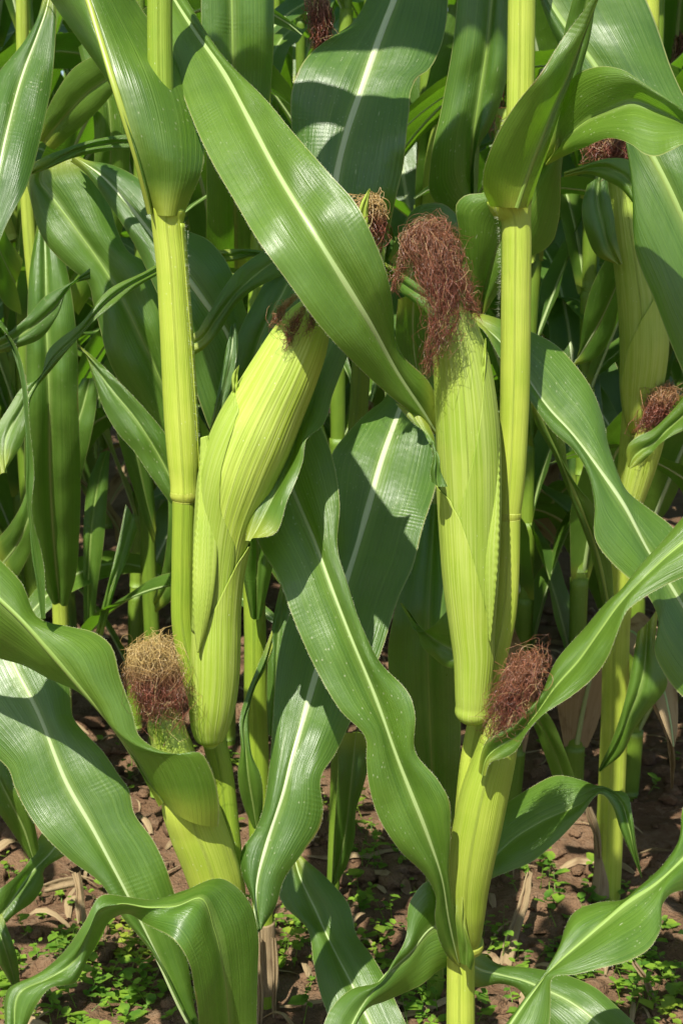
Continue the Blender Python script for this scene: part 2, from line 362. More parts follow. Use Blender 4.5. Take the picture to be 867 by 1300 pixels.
def shell(parent, pts, a0, a1, mat, name='husk_leaf', n=60, nseg=40, scale=1.03, lip=0.03, t0=0.0, t1=1.0, ridges=0, ramp_=0.0, hold=None, nn=None, crimp=0.0, hair=False):
    """a husk or sheath layer lying on the tube given by pts between angles a0(t) and a1(t) (degrees, 0 = front, 90 = right)"""
    q = curve(pts, 200); i0, i1 = int(t0 * 199), int(t1 * 199); q = np.stack([np.interp(np.linspace(i0, i1, n), np.arange(200), q[:, k]) for k in range(4)], 1)
    c = P(q[:, 0], q[:, 1], q[:, 2]); r = np.array([max(0.3, h) * PXM(b, y) for _, b, y, h in q])
    A0 = np.radians(lin(a0, n)); A1 = np.radians(lin(a1, n)); e = np.linspace(0, 1, nseg)
    sc = scale + lip * (np.exp(-e / 0.05) + np.exp(-(1 - e) / 0.05))[None, :] * np.ones((n, 1))
    if crimp: sc = sc + crimp * np.exp(-e / 0.12)[None, :] * np.sin(np.arange(n) * 1.55)[:, None]
    me = tube3(c, r, nseg, arange=(A0, A1), rscale=sc, ridges=ridges, ramp=ramp_, name=name, cap=False)
    o = link(name, me, mat, parent, hold is None)
    md = o.modifiers.new('thickness', 'SOLIDIFY'); md.thickness = 0.0004; md.offset = 1
    return o
def silk(parent, guides, n, tint=0.0, seed=1, rad=0.00030, curl=0.0035, freq=6, wild=0.08, segs=26, name='silk', core=None, hold=None, world=True):
    """a mop of many thin strands; guide: list of (px, py, y, spread in px)"""
    rs = np.random.RandomState(seed); V = []; F = []; UVs = []; base = 0
    G = []
    for g in guides:
        q = curve(g, 60); G.append((P(q[:, 0], q[:, 1], q[:, 2]), np.array([max(0.5, h) * PXM(b, y) for _, b, y, h in q])))
    return silk3(parent, G, n, tint, rs, rad, curl, freq, wild, segs, name, world and hold is None)
def silk3(parent, G, n, tint, rs, rad, curl, freq, wild, segs, name, world):
    V = []; F = []; UVs = []; base = 0
    tt = np.linspace(0, 1, 60); nc = max(6, n // 14)
    def ball(): 
        o = rs.normal(size=3); return o / np.linalg.norm(o) * rs.uniform(0.3, 1.0) ** 0.5
    clumps = [(rs.randint(len(G)), ball(), ball(), ball(), rs.uniform(0, 6.28, 6)) for _ in range(nc)]
    zs = np.concatenate([g[0][:, 2] for g in G]); z0, z1 = zs.min(), zs.max()
    for k in range(n):
        gi, o, om, o2, ph0 = clumps[rs.randint(nc)]; c, sp = G[gi]
        t0 = rs.uniform(0, 0.4); t1 = rs.uniform(0.6, 1.0) if rs.rand() < 0.6 else 1.0
        t = np.linspace(t0, t1, segs); jit = 0.30
        p = np.stack([np.interp(t, tt, c[:, i]) for i in range(3)], 1); s = np.interp(t, tt, sp)[:, None]
        a = o + jit * rs.normal(size=3); bm = om + 1.6 * jit * rs.normal(size=3); e = o2 + jit * rs.normal(size=3)
        q = np.linspace(0, 1, segs)[:, None]; off = a * (1 - q) ** 2 + 2 * bm * q * (1 - q) + e * q ** 2
        ph = ph0 * 0.6 + rs.uniform(0, 6.28, 6) * 0.4; am = curl * rs.uniform(0.2, 1.2) * np.linspace(0.3, 1.2, segs); fr = freq * rs.uniform(0.6, 1.4) * (t1 - t0)
        x = np.linspace(0, 1, segs) * fr * np.pi
        wob = np.stack([am * (np.sin(x + ph[i]) + 0.45 * np.sin(2.3 * x + ph[i + 3])) for i in range(3)], 1)
        if rs.rand() < wild: wob *= 2.4; off = off * 1.3
        p = p + s * off + wob
        T = nrmz(np.gradient(p, axis=0)); B = nrmz(np.cross(T, rs.normal(size=3))); C2 = np.cross(T, B)
        r = rad * rs.uniform(0.6, 1.3) * np.linspace(1, 0.6, segs)[:, None]
        ring = np.stack([p + r * (math.cos(g) * B + math.sin(g) * C2) for g in (0, 2.094, 4.189)], 1)
        V.append(ring.reshape(-1, 3)); F.append(gridfaces(segs, 3, True) + base); base += segs * 3
        hv = np.clip((p[:, 2] - z0) / max(1e-4, z1 - z0), 0, 1)
        UVs.append(np.stack([np.full((segs, 3), rs.rand()), np.broadcast_to(hv[:, None], (segs, 3))], -1).reshape(-1, 2))
    me = mesh(name, np.concatenate(V), np.concatenate(F), np.concatenate(UVs))
    return link(name, me, M_SILK, parent, world, tint)
def thing(name, label, cat, loc, group=None, rz=0, kind=None):
    o = bpy.data.objects.new(name, None); COL.objects.link(o); o.location = loc; o.rotation_euler = (0, 0, rz); o.empty_display_size = 0.1
    o['label'] = label; o['category'] = cat
    if group: o['group'] = group
    return o
def gpoint(px, y): return (float(P(px, 650, y)[0]), y, 0.0)
# ------------------------------------------------------------------ the ground
def gz(x, y):
    v = Vector((x, y, 0.0))
    return 0.030 * mnoise.noise(v * 1.7) + 0.022 * mnoise.noise(v * 5.1 + Vector((3, 1, 0))) + 0.014 * mnoise.noise(v * 14) + 0.007 * mnoise.noise(v * 37)
def make_ground():
    a = np.linspace(-1, 1, 260); xs = np.sign(a) * (np.abs(a) * 2.2 + np.abs(a) ** 6 * 120)
    b = np.linspace(0, 1, 330); ys = -6 + 6.9 * np.minimum(b / 0.08, 1) + np.maximum(b - 0.08, 0) * 5.5 + np.maximum(b - 0.7, 0) ** 3 * 6000
    V = []
    for y in ys:
        for x in xs:
            far = max(abs(x) / 3, abs(y) / 6); V.append((x, y, gz(x, y) if far < 3 else 0.0))
    me = mesh('soil', V, gridfaces(len(ys), len(xs))); o = link('soil', me, M_SOIL); o['kind'] = 'structure'
make_ground()

# ------------------------------------------------------------------ the left corn plant of the foreground
PA = thing('corn_plant', 'tall corn plant at left front with fat leaning ear and bare jointed stalk', 'corn plant', gpoint(300, 1.2))
tube(PA, [(300, 1420, 1.2, 15), (303, 1300, 1.2, 15), (300, 1180, 1.2, 15), (290, 1060, 1.2, 15), (277, 960, 1.2, 15), (252, 880, 1.2, 15), (234, 800, 1.2, 15), (233, 720, 1.2, 15), (234, 660, 1.2, 15), (234.5, 632, 1.2, 15.5), (231, 550, 1.2, 15.5), (222, 400, 1.2, 15), (213, 270, 1.205, 15), (204, 90, 1.215, 16), (203, -60, 1.22, 16)], M_STALKG, 'stalk', n=140, nseg=28)
sa = tube(PA, [(234.8, 634, 1.2, 16.5), (234.8, 628, 1.2, 18), (234.5, 618, 1.2, 18), (233, 585, 1.2, 20), (231, 550, 1.2, 21), (222.5, 400, 1.2, 20.3), (218, 330, 1.2, 20), (213.5, 288, 1.2, 20.2), (213, 278, 1.2, 20.8), (213.5, 270, 1.2, 22), (214, 264, 1.2, 22)], M_STALK, 'leaf_sheath', n=90, nseg=40, ridges=23, ramp=0.006)
tube(sa, [(234.6, 637, 1.2, 15.8), (234.8, 634, 1.2, 17.4), (234.8, 630, 1.2, 18.6), (234.6, 624, 1.2, 18.1)], M_NODE, 'sheath_ring', n=10, nseg=32, hold=1)
def hairline(parent, pts, seed, ln, dirx, step=0.0009, copies=2):
    rs = np.random.RandomState(seed); q = curve(pts, 60); c = P(q[:, 0], q[:, 1], q[:, 2]); L = []
    for k in range(copies): L.append((c + rs.normal(size=3) * 0.0006, np.broadcast_to(np.array([dirx, -0.6 + 0.5 * k, 0.25]), c.shape)))
    h = link('edge_hair', hairs_mesh(L, rs, ln, step), M_HAIR, parent, False); h['kind'] = 'stuff'
hairline(sa, [(236, 280, 1.187), (239, 400, 1.187), (246, 500, 1.187), (251, 560, 1.188)], 3, 0.0026, 1.0)
# margin of the wrapped sheath: a thin overlapping lip with a dry brown edge
shell(sa, [(234, 600, 1.2, 20), (231, 550, 1.2, 21), (222.5, 400, 1.2, 20.3), (213.5, 285, 1.2, 20.5)], [62, 55, 50, 46], [200, 200], M_STALK, 'sheath_margin', n=50, nseg=24, scale=1.03, lip=0.03, hold=1)
# upper leaf that opens at the collar
leaf(PA, [(195, 270), (192, 240), (178, 180), (142, 112), (100, 50), (66, 2), (40, -40)],
     [(192, 271), (178, 215), (160, 155), (146, 110), (128, 50), (112, 0), (98, -40)],
     [(234, 272), (243, 250), (257, 215), (260, 180), (256, 145), (240, 100), (216, 62), (178, 8), (150, -40)],
     [1.199, 1.182, 1.18, 1.2, 1.22], el=[0.0, 0.03, 0.06, 0.07, 0.07], er=[0.0, 0.03, 0.07, 0.08, 0.05], bulge=[0.017, 0.018, 0.016, 0.010], mw=(10, 7), tint=0.1, ribt=-0.6, wav=0.004, hair=True, nu=23)
# ear leaf behind the ear
leaf(PA, [(311, 688), (318, 640), (345, 560), (375, 490), (400, 440), (425, 385)], [(318, 687), (334, 655), (362, 600), (383, 543), (402, 480), (422, 430), (440, 385)],
     [(328, 683), (346, 680), (366, 635), (385, 586), (390, 556), (408, 541), (422, 500), (440, 455), (462, 395)], [1.135, 1.16, 1.19, 1.21, 1.24], er=[-0.012, -0.025, -0.02, 0, 0.01], el=0.01, tint=0.05, mw=(3, 3), hair=True, wav=0.003, rib=False)
# ear
EA = [(268, 948, 1.172, 7), (267, 938, 1.171, 16), (267, 925, 1.17, 21), (269, 900, 1.168, 26), (272, 860, 1.167, 29), (273, 820, 1.166, 29.5), (274, 780, 1.166, 29), (277, 725, 1.166, 31), (284, 668, 1.166, 37), (303, 600, 1.166, 49), (322, 554, 1.166, 51), (341, 514, 1.166, 47.5), (363, 470, 1.166, 43), (383, 428, 1.168, 36), (395, 402, 1.17, 27), (404, 384, 1.172, 14), (408, 376, 1.173, 5)]
ea = tube(PA, EA, M_HUSK, 'ear', n=120, nseg=180, ridges=54, ramp=0.006, lump=0.02, seed=1)
def shell_y(parent, pts, border, right, side, **kw):
    """husk layer whose edge crosses the tube at the traced pixels (px, py); side +1 keeps the right of it, -1 the left"""
    q = curve(pts, 400); bx = np.array([b[0] for b in border], float); by = np.array([b[1] for b in border], float)
    ts = []; an = []
    T = np.gradient(q[:, :2], axis=0); T /= np.linalg.norm(T, axis=1, keepdims=True)
    for x, yv in zip(bx, by):
        d = np.array([x, yv]) - q[:, :2]; k = int(np.argmin(np.abs((d * T).sum(1)) + 0.02 * np.linalg.norm(d, axis=1)))
        nx = np.array([-T[k, 1], T[k, 0]]); s = float(d[k] @ nx) / q[k, 3]; ts.append(k / 399); an.append(math.degrees(math.asin(max(-0.99, min(0.99, s)))))
    o = np.argsort(ts); ts = np.array(ts)[o]; an = np.array(an)[o]; t = np.linspace(ts[0], ts[-1], 24); a = np.interp(t, ts, an)
    far = np.full(24, right, float) if np.isscalar(right) else np.interp(np.linspace(0, 1, 24), np.linspace(0, 1, len(right)), right)
    return shell(parent, pts, a if side > 0 else far, far if side > 0 else a, M_HUSK, t0=float(ts[0]), t1=float(ts[-1]), **kw)
shell_y(ea, EA, [(250, 938), (242, 880), (247, 845), (252, 826), (258, 800), (277, 756), (300, 707), (312, 690)], [160, 170, 175, 178], 1, scale=1.09, lip=0.02, ridges=37, ramp_=0.005, nseg=56, n=90, hold=1)
shell_y(ea, EA, [(285, 800), (296, 740), (300, 690), (282, 640), (285, 590), (300, 540), (310, 505), (301, 496)], [-150, -120], -1, scale=1.006, lip=0.006, ridges=44, ramp_=0.005, nseg=50, n=70, hold=1)
# narrow outer husk at the ear's left with its crimped edge
def crimped(parent, L, R, y, er, amp, seed, n=150, tint=0.0, k=1.3, side='L'):
    l = curve(L, n); r = curve(R, n); w_ = np.sin(np.pi * np.linspace(0, 1, n)) ** 0.4
    irr = 0.35 + 0.65 * np.abs(wnoise(n, seed, 14)); w_ = w_ * irr; j = np.cos(np.arange(n) * k + 2.0 * wnoise(n, seed + 9, 9)) * amp * w_
    (l if side == 'L' else r)[:, 0] += j * 0.6
    ym = lin(y, n); a = P(l[:, 0], l[:, 1], ym + (er if side == 'R' else 0)); b = P(r[:, 0], r[:, 1], ym + (er if side == 'L' else 0)); A = a if side == 'L' else b
    nu = 13; V = np.zeros((n, nu, 3)); U = np.zeros((n, nu, 2))
    for q_, t in enumerate(np.linspace(0, 1, nu)):
        p = a + (b - a) * t; e = (1 - t) if side == 'L' else t
        p = p - FW * (0.0025 * 4 * t * (1 - t))
        p = p - FW * (np.cos(np.arange(n) * k + 2.0 * wnoise(n, seed + 9, 9)) * 0.0006 * math.exp(-(1 - e) / 0.16) * w_)[:, None]
        V[:, q_] = p; U[:, q_, 0] = t * 0.03; U[:, q_, 1] = alen(a)
    o = link('husk_leaf', mesh('husk_leaf', V.reshape(-1, 3), gridfaces(n, nu), U.reshape(-1, 2), U.reshape(-1, 2)), M_HUSK, parent, False)
    md = o.modifiers.new('thickness', 'SOLIDIFY'); md.thickness = 0.0008; md.offset = 0
    return o
crimped(ea, [(255, 556), (253, 600), (251, 645), (246, 700), (245, 742), (246, 790), (251, 828)], [(264, 553), (271, 586), (274, 640), (276, 700), (272, 750), (262, 800), (253, 828)], [1.158, 1.150, 1.143, 1.140, 1.143], 0.0, 1.6, 4)
def husk_tip(parent, L, M, R, y):
    o = leaf(parent, L, M, R, y, mat=M_HUSK, name='husk_leaf', rib=False, nu=9, n=30, wav=0.001, bulge=0.002)
    o.matrix_parent_inverse.identity()
husk_tip(ea, [(296, 506), (294.5, 490), (295, 476), (303, 464)], [(299, 507), (298, 490), (299, 476), (303.5, 463)], [(302, 507), (302, 490), (302, 476), (304, 464)], [1.158, 1.155, 1.155])
silk(ea, [[(388, 378, 1.15, 6), (376, 392, 1.140, 8), (362, 408, 1.138, 7), (353, 428, 1.146, 5)], [(390, 378, 1.15, 6), (382, 395, 1.136, 8), (370, 418, 1.134, 7), (362, 440, 1.138, 5)],
          [(394, 380, 1.15, 6), (390, 398, 1.134, 8), (383, 420, 1.132, 7), (378, 444, 1.135, 5)], [(380, 376, 1.15, 6), (368, 385, 1.142, 7), (356, 398, 1.145, 5), (350, 412, 1.152, 4)], [(398, 385, 1.15, 6), (398, 405, 1.134, 7), (394, 425, 1.134, 5)]], 100, 0.75, 11, 0.00019, 0.0036, 10, hold=1)
# lower leaf on the left with its sheath, and the small ear in it
LA = [(292, 1190, 1.19, 18), (286, 1160, 1.185, 26), (276, 1125, 1.18, 33), (264, 1088, 1.175, 35), (250, 1050, 1.17, 36), (238, 1012, 1.165, 34), (225, 970, 1.163, 29), (215, 935, 1.163, 25), (206, 905, 1.163, 17)]
tube(PA, LA[:6] + [(234, 1000, 1.166, 30)], M_STALK, 'leaf_sheath', n=60, nseg=48, ridges=31, ramp=0.006)
ea2 = tube(PA, [(240, 1040, 1.168, 28), (226, 975, 1.166, 27), (215, 935, 1.165, 24), (206, 905, 1.165, 17), (203, 896, 1.165, 6)], M_HUSK, 'ear', n=40, nseg=60, ridges=30, ramp=0.006, tint=0.2)
silk(ea2, [[(206, 912, 1.16, 12), (200, 870, 1.155, 24), (188, 828, 1.15, 22), (172, 835, 1.145, 12), (172, 870, 1.14, 10), (186, 905, 1.14, 9)],
           [(208, 912, 1.155, 12), (205, 860, 1.145, 24), (196, 822, 1.14, 20), (214, 845, 1.135, 14), (222, 880, 1.135, 10), (224, 922, 1.138, 8)],
           [(204, 905, 1.15, 14), (195, 850, 1.14, 26), (186, 822, 1.135, 18), (188, 860, 1.128, 18), (204, 905, 1.13, 14)]], 330, 1.0, 5, 0.0002, 0.0058, 10, wild=0.12, segs=34, hold=1)
leaf(PA, [(206, 1016), (192, 985), (175, 945), (150, 915), (104, 877), (60, 858), (30, 844), (0, 836), (-30, 825), (-70, 800), (-95, 770)],
     [(208, 1018), (188, 990), (173, 965), (138, 916), (100, 871), (62, 826), (26, 786), (-10, 752), (-50, 715)],
     [(277, 1050), (278, 1025), (268, 975), (256, 955), (225, 956), (195, 948), (176, 933), (169, 910), (152, 864), (137, 816), (121, 804), (90, 795), (52, 784), (28, 739), (0, 710), (-40, 670)],
     [1.150, 1.128, 1.115, 1.11, 1.12, 1.14], el=[0.012, 0.025, 0.035, 0.05, 0.05, 0.04], er=[-0.005, -0.012, -0.003, 0.025, 0.02, 0.0], bulge=[0.016, 0.008, 0.006, 0.006], mw=(9, 7), tint=0.3, ribt=0.05, wav=0.005, hair=True, nu=23)
# big low leaf on the left
leaf(PA, [(262, 1340), (235, 1290), (187, 1200), (157, 1166), (128, 1121), (87, 1090), (52, 1055), (19, 1000), (10, 975), (0, 965), (-40, 930), (-70, 880), (-60, 820)],
     [(270, 1345), (240, 1300), (200, 1215), (161, 1135), (145, 1104), (118, 1052), (88, 1000), (48, 902), (17, 842), (0, 800), (-15, 760)],
     [(280, 1340), (254, 1300), (240, 1222), (222, 1135), (194, 1066), (170, 1031), (163, 1000), (152, 985), (131, 954), (108, 930), (94, 912), (88, 868), (70, 820), (40, 775), (20, 750)],
     [1.17, 1.17, 1.18, 1.205, 1.24, 1.29], el=-0.012, er=0.012, tint=-0.15, mw=(9, 6), ribt=0.6, wav=0.006, bulge=0.007, hair=True)
# folded leaf at the bottom left, its tip bent over
leaf(PA, [(262, 1400), (254, 1310), (249, 1260), (242, 1225), (221, 1192), (185, 1172), (160, 1160), (140, 1168), (128, 1190), (108, 1222), (97, 1247), (62, 1257), (48, 1275), (31, 1310)],
     [(300, 1400), (292, 1310), (285, 1240), (272, 1180), (255, 1140), (225, 1150), (190, 1152), (150, 1148), (122, 1160), (108, 1190), (98, 1215), (60, 1244), (26, 1260), (18, 1310)],
     [(330, 1400), (325, 1310), (326, 1230), (326, 1180), (321, 1152), (304, 1128), (284, 1116), (235, 1131), (194, 1142), (160, 1139), (131, 1137), (107, 1173), (75, 1215), (40, 1240), (12, 1253), (6, 1310)],
     [1.12, 1.09, 1.06, 1.05, 1.04, 1.03, 1.02, 1.0], el=[-0.01, -0.02, -0.03, -0.03, 0.02, 0.02, -0.01, 0], er=[0.0, 0.01, 0.04, 0.05, 0.03, 0.0, 0.02, 0.0], n=120, tint=0.0, mw=(3, 2), ribt=0.0, wav=0.004, bulge=0.006, hair=True, nu=23)

# ------------------------------------------------------------------ the right corn plant of the foreground
PB = thing('corn_plant', 'tall corn plant at right front with upright ear and long red brown silk', 'corn plant', gpoint(586, 1.2))
tube(PB, [(584, 1420, 1.2, 18), (584.5, 1300, 1.2, 18), (585, 1210, 1.2, 17.5), (590, 1080, 1.2, 16), (600, 960, 1.2, 15), (622, 860, 1.2, 15), (640, 780, 1.2, 15), (645, 710, 1.2, 14.5), (646, 655, 1.2, 14.3), (653, 480, 1.2, 16), (656, 300, 1.2, 17), (656.5, 262, 1.2, 17.5), (660, 140, 1.2, 17.5), (662, 0, 1.2, 17.5), (663, -60, 1.2, 17.5)], M_STALK, 'stalk', n=140, nseg=32)
sb = tube(PB, [(646, 656, 1.2, 14.2), (646, 650, 1.2, 15), (648, 620, 1.2, 17), (652, 540, 1.2, 18.3), (655, 350, 1.2, 19), (655.5, 300, 1.2, 18.8), (655, 282, 1.2, 18.7), (653.5, 273, 1.2, 20), (650, 266, 1.2, 24), (647.5, 259, 1.2, 27.5), (646.5, 252, 1.2, 29)], M_STALK, 'leaf_sheath', n=90, nseg=40, ridges=23, ramp=0.006)
tube(sb, [(646, 660, 1.2, 14.4), (646, 655, 1.2, 15.3), (646.5, 650, 1.2, 15.1)], M_NODE, 'sheath_ring', n=8, nseg=32, hold=1)
hairline(sb, [(627, 240, 1.19), (634, 290, 1.19), (636, 345, 1.192), (634, 400, 1.195)], 8, 0.0040, -1.0)
hairline(sb, [(640, 150, 1.19), (625, 195, 1.185), (613, 235, 1.18)], 9, 0.0030, -1.0)
# leaf rising from the upper collar
leaf(PB, [(622, 262), (613, 240), (613, 222), (620, 195), (634, 164), (652, 136), (682, 96), (716, 48), (750, 0), (772, -40)],
     [(656, 264), (664, 240), (676, 205), (690, 170), (702, 138), (722, 92), (742, 40), (758, 0), (775, -40)],
     [(673, 262), (679, 240), (690, 205), (702, 168), (719, 114), (735, 60), (750, 12), (758, -10), (778, -40)],
     [1.178, 1.165, 1.16, 1.15, 1.13], el=[0.014, -0.012, -0.03, -0.01, 0.0], er=[0.02, 0.018, 0.015, 0.01, 0.0], bulge=[0.004, 0.008, 0.006, 0.003], mw=(6, 4), ribt=0.0, tint=0.45, wav=0.002, hair=True, nu=21)
leaf(PB, [(702, 200), (706, 150), (710, 90), (714, 50), (726, 0), (735, -40)], [(710, 200), (716, 150), (722, 95), (735, 50), (745, 0), (755, -40)], [(722, 190), (728, 150), (735, 100), (748, 50), (757, 0), (768, -40)], [1.19, 1.18, 1.16], tint=0.1, rib=False, wav=0.001)
# leaf arching to the right above, seen from below
leaf(PB, [(690, 205), (700, 170), (712, 130), (726, 98), (764, 84), (788, 88), (816, 106), (850, 128), (872, 142), (900, 170)],
     [(693, 206), (702, 194), (722, 172), (745, 154), (775, 140), (806, 129), (835, 140), (870, 160), (905, 190)],
     [(694, 210), (720, 196), (740, 187), (775, 175), (802, 184), (818, 196), (832, 199), (850, 192), (870, 182), (900, 186), (915, 200)],
     [1.2, 1.17, 1.14, 1.12, 1.12], el=[0.0, 0.01, 0.0, -0.01, 0.0], er=[0.0, -0.03, -0.05, -0.05, -0.02], tint=0.3, mw=(4, 3), ribt=0.0, wav=0.003, bulge=0.006)
# broad leaf across the middle, running up to the left
leaf(PB, [(551, 552), (536, 535), (501, 508), (460, 471), (411, 420), (363, 354), (332, 312), (297, 253), (264, 195), (240, 140), (218, 75), (200, 10), (190, -30)],
     [(551, 548), (534, 520), (505, 475), (470, 412), (432, 350), (400, 298), (350, 215), (315, 148), (285, 92), (252, 45), (222, 0), (205, -30)],
     [(552, 500), (545, 486), (507, 445), (501, 430), (499, 402), (488, 340), (467, 288), (446, 250), (418, 221), (370, 166), (332, 121), (280, 66), (242, 7), (222, -30)],
     [1.18, 1.145, 1.11, 1.11, 1.15, 1.21, 1.28, 1.35], el=[0, -0.02, -0.025, -0.02, -0.01], er=[0, 0.0, 0.0, 0.0, 0.0], tint=0.3, mw=(11, 12, 11, 9), ribt=0.32, wav=0.003, bulge=0.006, hair=True, nu=23)
# curled leaf base at the ear's left edge
leaf(PB, [(502, 512), (522, 535), (545, 556), (550, 580), (546, 600), (548, 612)], [(520, 520), (535, 545), (549, 568), (553, 585), (553, 602), (556, 618)], [(545, 540), (551, 555), (554, 575), (557, 592), (562, 605), (568, 618)], [1.165, 1.15, 1.135, 1.13], tint=0.1, rib=False, wav=0.001, hair=True, n=40)
EB = [(599, 917, 1.172, 8), (599, 911, 1.171, 17), (600, 895, 1.17, 20), (601, 870, 1.169, 22), (602, 840, 1.168, 24), (600, 800, 1.167, 27), (598, 740, 1.166, 33), (597, 680, 1.166, 36.5), (596, 620, 1.166, 39), (594, 570, 1.166, 40), (591, 520, 1.166, 39), (586, 470, 1.166, 36), (580, 430, 1.166, 31), (575, 400, 1.167, 20), (572, 388, 1.168, 8)]
eb = tube(PB, EB, M_HUSK, 'ear', n=120, nseg=150, ridges=44, ramp=0.005, lump=0.02, seed=3)
shell_y(eb, EB, [(618, 913), (621, 890), (623, 850), (624.5, 822), (621, 799), (613, 757), (602, 708), (593, 675), (584, 649), (567, 618), (557, 612)], [-150, -160, -165, -120], -1, scale=1.065, lip=0.015, ridges=33, ramp_=0.005, nseg=56, n=90, hold=1)
shell_y(eb, EB, [(588, 840), (578, 800), (572, 740), (570, 690), (578, 655), (583, 645), (594, 600), (602, 560), (608, 525), (611, 485), (613, 447)], [170, 160, 140], 1, scale=1.022, lip=0.010, ridges=37, ramp_=0.005, nseg=50, n=70, hold=1)
husk_tip(eb, [(609, 490), (612, 465), (613, 447), (615, 430)], [(612, 490), (614, 465), (615, 447), (616, 429)], [(615, 490), (617, 465), (617, 447), (617, 430)], [1.148, 1.15, 1.155])
crimped(eb, [(631, 541), (622, 586), (616, 640), (606, 706), (612, 760), (620, 812)], [(633, 545), (634, 600), (634, 650), (632, 712), (627, 770), (622, 815)], [1.158, 1.150, 1.144, 1.143, 1.147], 0.006, 1.3, 6, k=1.15, side='R')
silk(eb, [[(573, 400, 1.16, 14), (560, 345, 1.15, 18), (536, 296, 1.14, 17), (520, 296, 1.132, 9), (536, 340, 1.125, 13), (553, 395, 1.125, 13), (549, 440, 1.128, 8), (543, 472, 1.132, 5)],
          [(576, 400, 1.16, 14), (560, 340, 1.15, 18), (540, 293, 1.14, 16), (552, 304, 1.13, 13), (566, 360, 1.122, 13), (572, 410, 1.122, 12), (566, 438, 1.125, 8)],
          [(577, 402, 1.16, 12), (566, 330, 1.15, 20), (552, 290, 1.145, 14), (572, 320, 1.14, 12), (590, 365, 1.135, 9), (604, 405, 1.14, 5)],
          [(574, 398, 1.155, 16), (550, 335, 1.14, 20), (532, 292, 1.13, 17), (540, 330, 1.122, 17), (558, 400, 1.12, 13), (556, 450, 1.126, 8)],
          [(574, 398, 1.155, 10), (540, 290, 1.14, 18), (518, 300, 1.135, 8), (512, 330, 1.13, 3), (498, 368, 1.13, 2)]], 450, 0.12, 21, 0.0002, 0.0048, 13, wild=0.05, segs=40, hold=1)
# low sheath with the young ear and its leaf
tube(PB, [(595, 1200, 1.195, 13), (595, 1192, 1.192, 15.5), (593, 1165, 1.185, 22), (594, 1130, 1.18, 26), (598, 1095, 1.176, 29), (606, 1050, 1.172, 31), (617, 1000, 1.168, 30), (627, 965, 1.165, 27), (634, 938, 1.165, 24)], M_STALK, 'leaf_sheath', n=80, nseg=48, ridges=31, ramp=0.006)
tube(PB, [(595, 1206, 1.198, 17), (595, 1200, 1.197, 19), (595.5, 1194, 1.195, 18)], M_NODE, 'stalk_node', n=8, nseg=32)
leaf(PB, [(585, 1128), (578, 1160), (581, 1195), (584, 1222)], [(587, 1150), (588, 1175), (592, 1200), (592, 1225)], [(591, 1180), (597, 1198), (602, 1215), (598, 1232)], [1.165, 1.16, 1.165], tint=0.3, rib=False, n=24, wav=0.001, bulge=0.003)
eb2 = tube(PB, [(620, 1000, 1.165, 24), (632, 945, 1.165, 23), (642, 915, 1.166, 19), (648, 898, 1.167, 8)], M_HUSK, 'ear', n=30, nseg=60, ridges=30, ramp=0.006)
silk(eb2, [[(645, 905, 1.16, 14), (658, 868, 1.155, 18), (672, 838, 1.15, 16), (684, 842, 1.145, 11), (680, 862, 1.14, 12)],
           [(645, 905, 1.155, 14), (655, 870, 1.145, 22), (668, 842, 1.14, 16), (660, 852, 1.13, 16), (640, 880, 1.13, 16), (626, 920, 1.135, 8), (620, 936, 1.14, 4)],
           [(648, 905, 1.15, 14), (660, 868, 1.14, 22), (680, 845, 1.135, 12), (675, 868, 1.128, 16), (655, 900, 1.128, 14), (632, 922, 1.132, 9)]], 340, 0.10, 31, 0.00021, 0.0055, 10, wild=0.12, segs=34, hold=1)
leaf(PB, [(607, 978), (611, 955), (617, 941), (640, 928), (653, 920), (668, 903), (681, 888), (705, 838), (740, 798), (775, 760), (788, 750), (809, 721), (844, 683), (867, 656), (900, 620)],
     [(612, 984), (618, 962), (632, 948), (655, 935), (678, 910), (705, 872), (735, 838), (762, 800), (785, 768), (812, 740), (846, 706), (872, 684), (910, 650)],
     [(616, 985), (622, 968), (640, 962), (652, 955), (668, 930), (690, 908), (723, 885), (754, 857), (771, 833), (788, 795), (796, 776), (810, 763), (844, 742), (867, 732), (910, 705)],
     [1.14, 1.13, 1.12, 1.115, 1.12, 1.13], el=[0.0, -0.005, 0.02, 0.035, 0.03, 0.02], er=[-0.012, -0.02, -0.025, -0.03, -0.025, -0.02], tint=0.25, mw=(6, 6, 4), ribt=0.05, wav=0.003, bulge=[0.003, 0.006, 0.007, 0.006], hair=True, nu=21)
# leaf of the lower right, behind the low sheath
leaf(PB, [(600, 1120), (629, 1030), (647, 1016), (674, 999), (706, 985), (740, 991), (772, 1003), (792, 1005), (803, 1038), (807, 1070), (812, 1098), (814, 1112)],
     [(600, 1122), (629, 1086), (650, 1066), (688, 1042), (733, 1023), (768, 1004), (786, 1016), (798, 1050), (806, 1085), (814, 1113)],
     [(600, 1130), (624, 1116), (647, 1107), (678, 1093), (706, 1069), (737, 1035), (763, 1009), (775, 1021), (788, 1055), (801, 1085), (813, 1113)],
     [1.23, 1.25, 1.25, 1.24, 1.22, 1.22], tint=-0.1, mw=(5, 2), ribt=0.2, bulge=0.006, el=[0.02, 0.04, 0.03, 0.0, 0.0], er=[-0.01, -0.025, -0.02, 0.0, 0.0], hair=True)
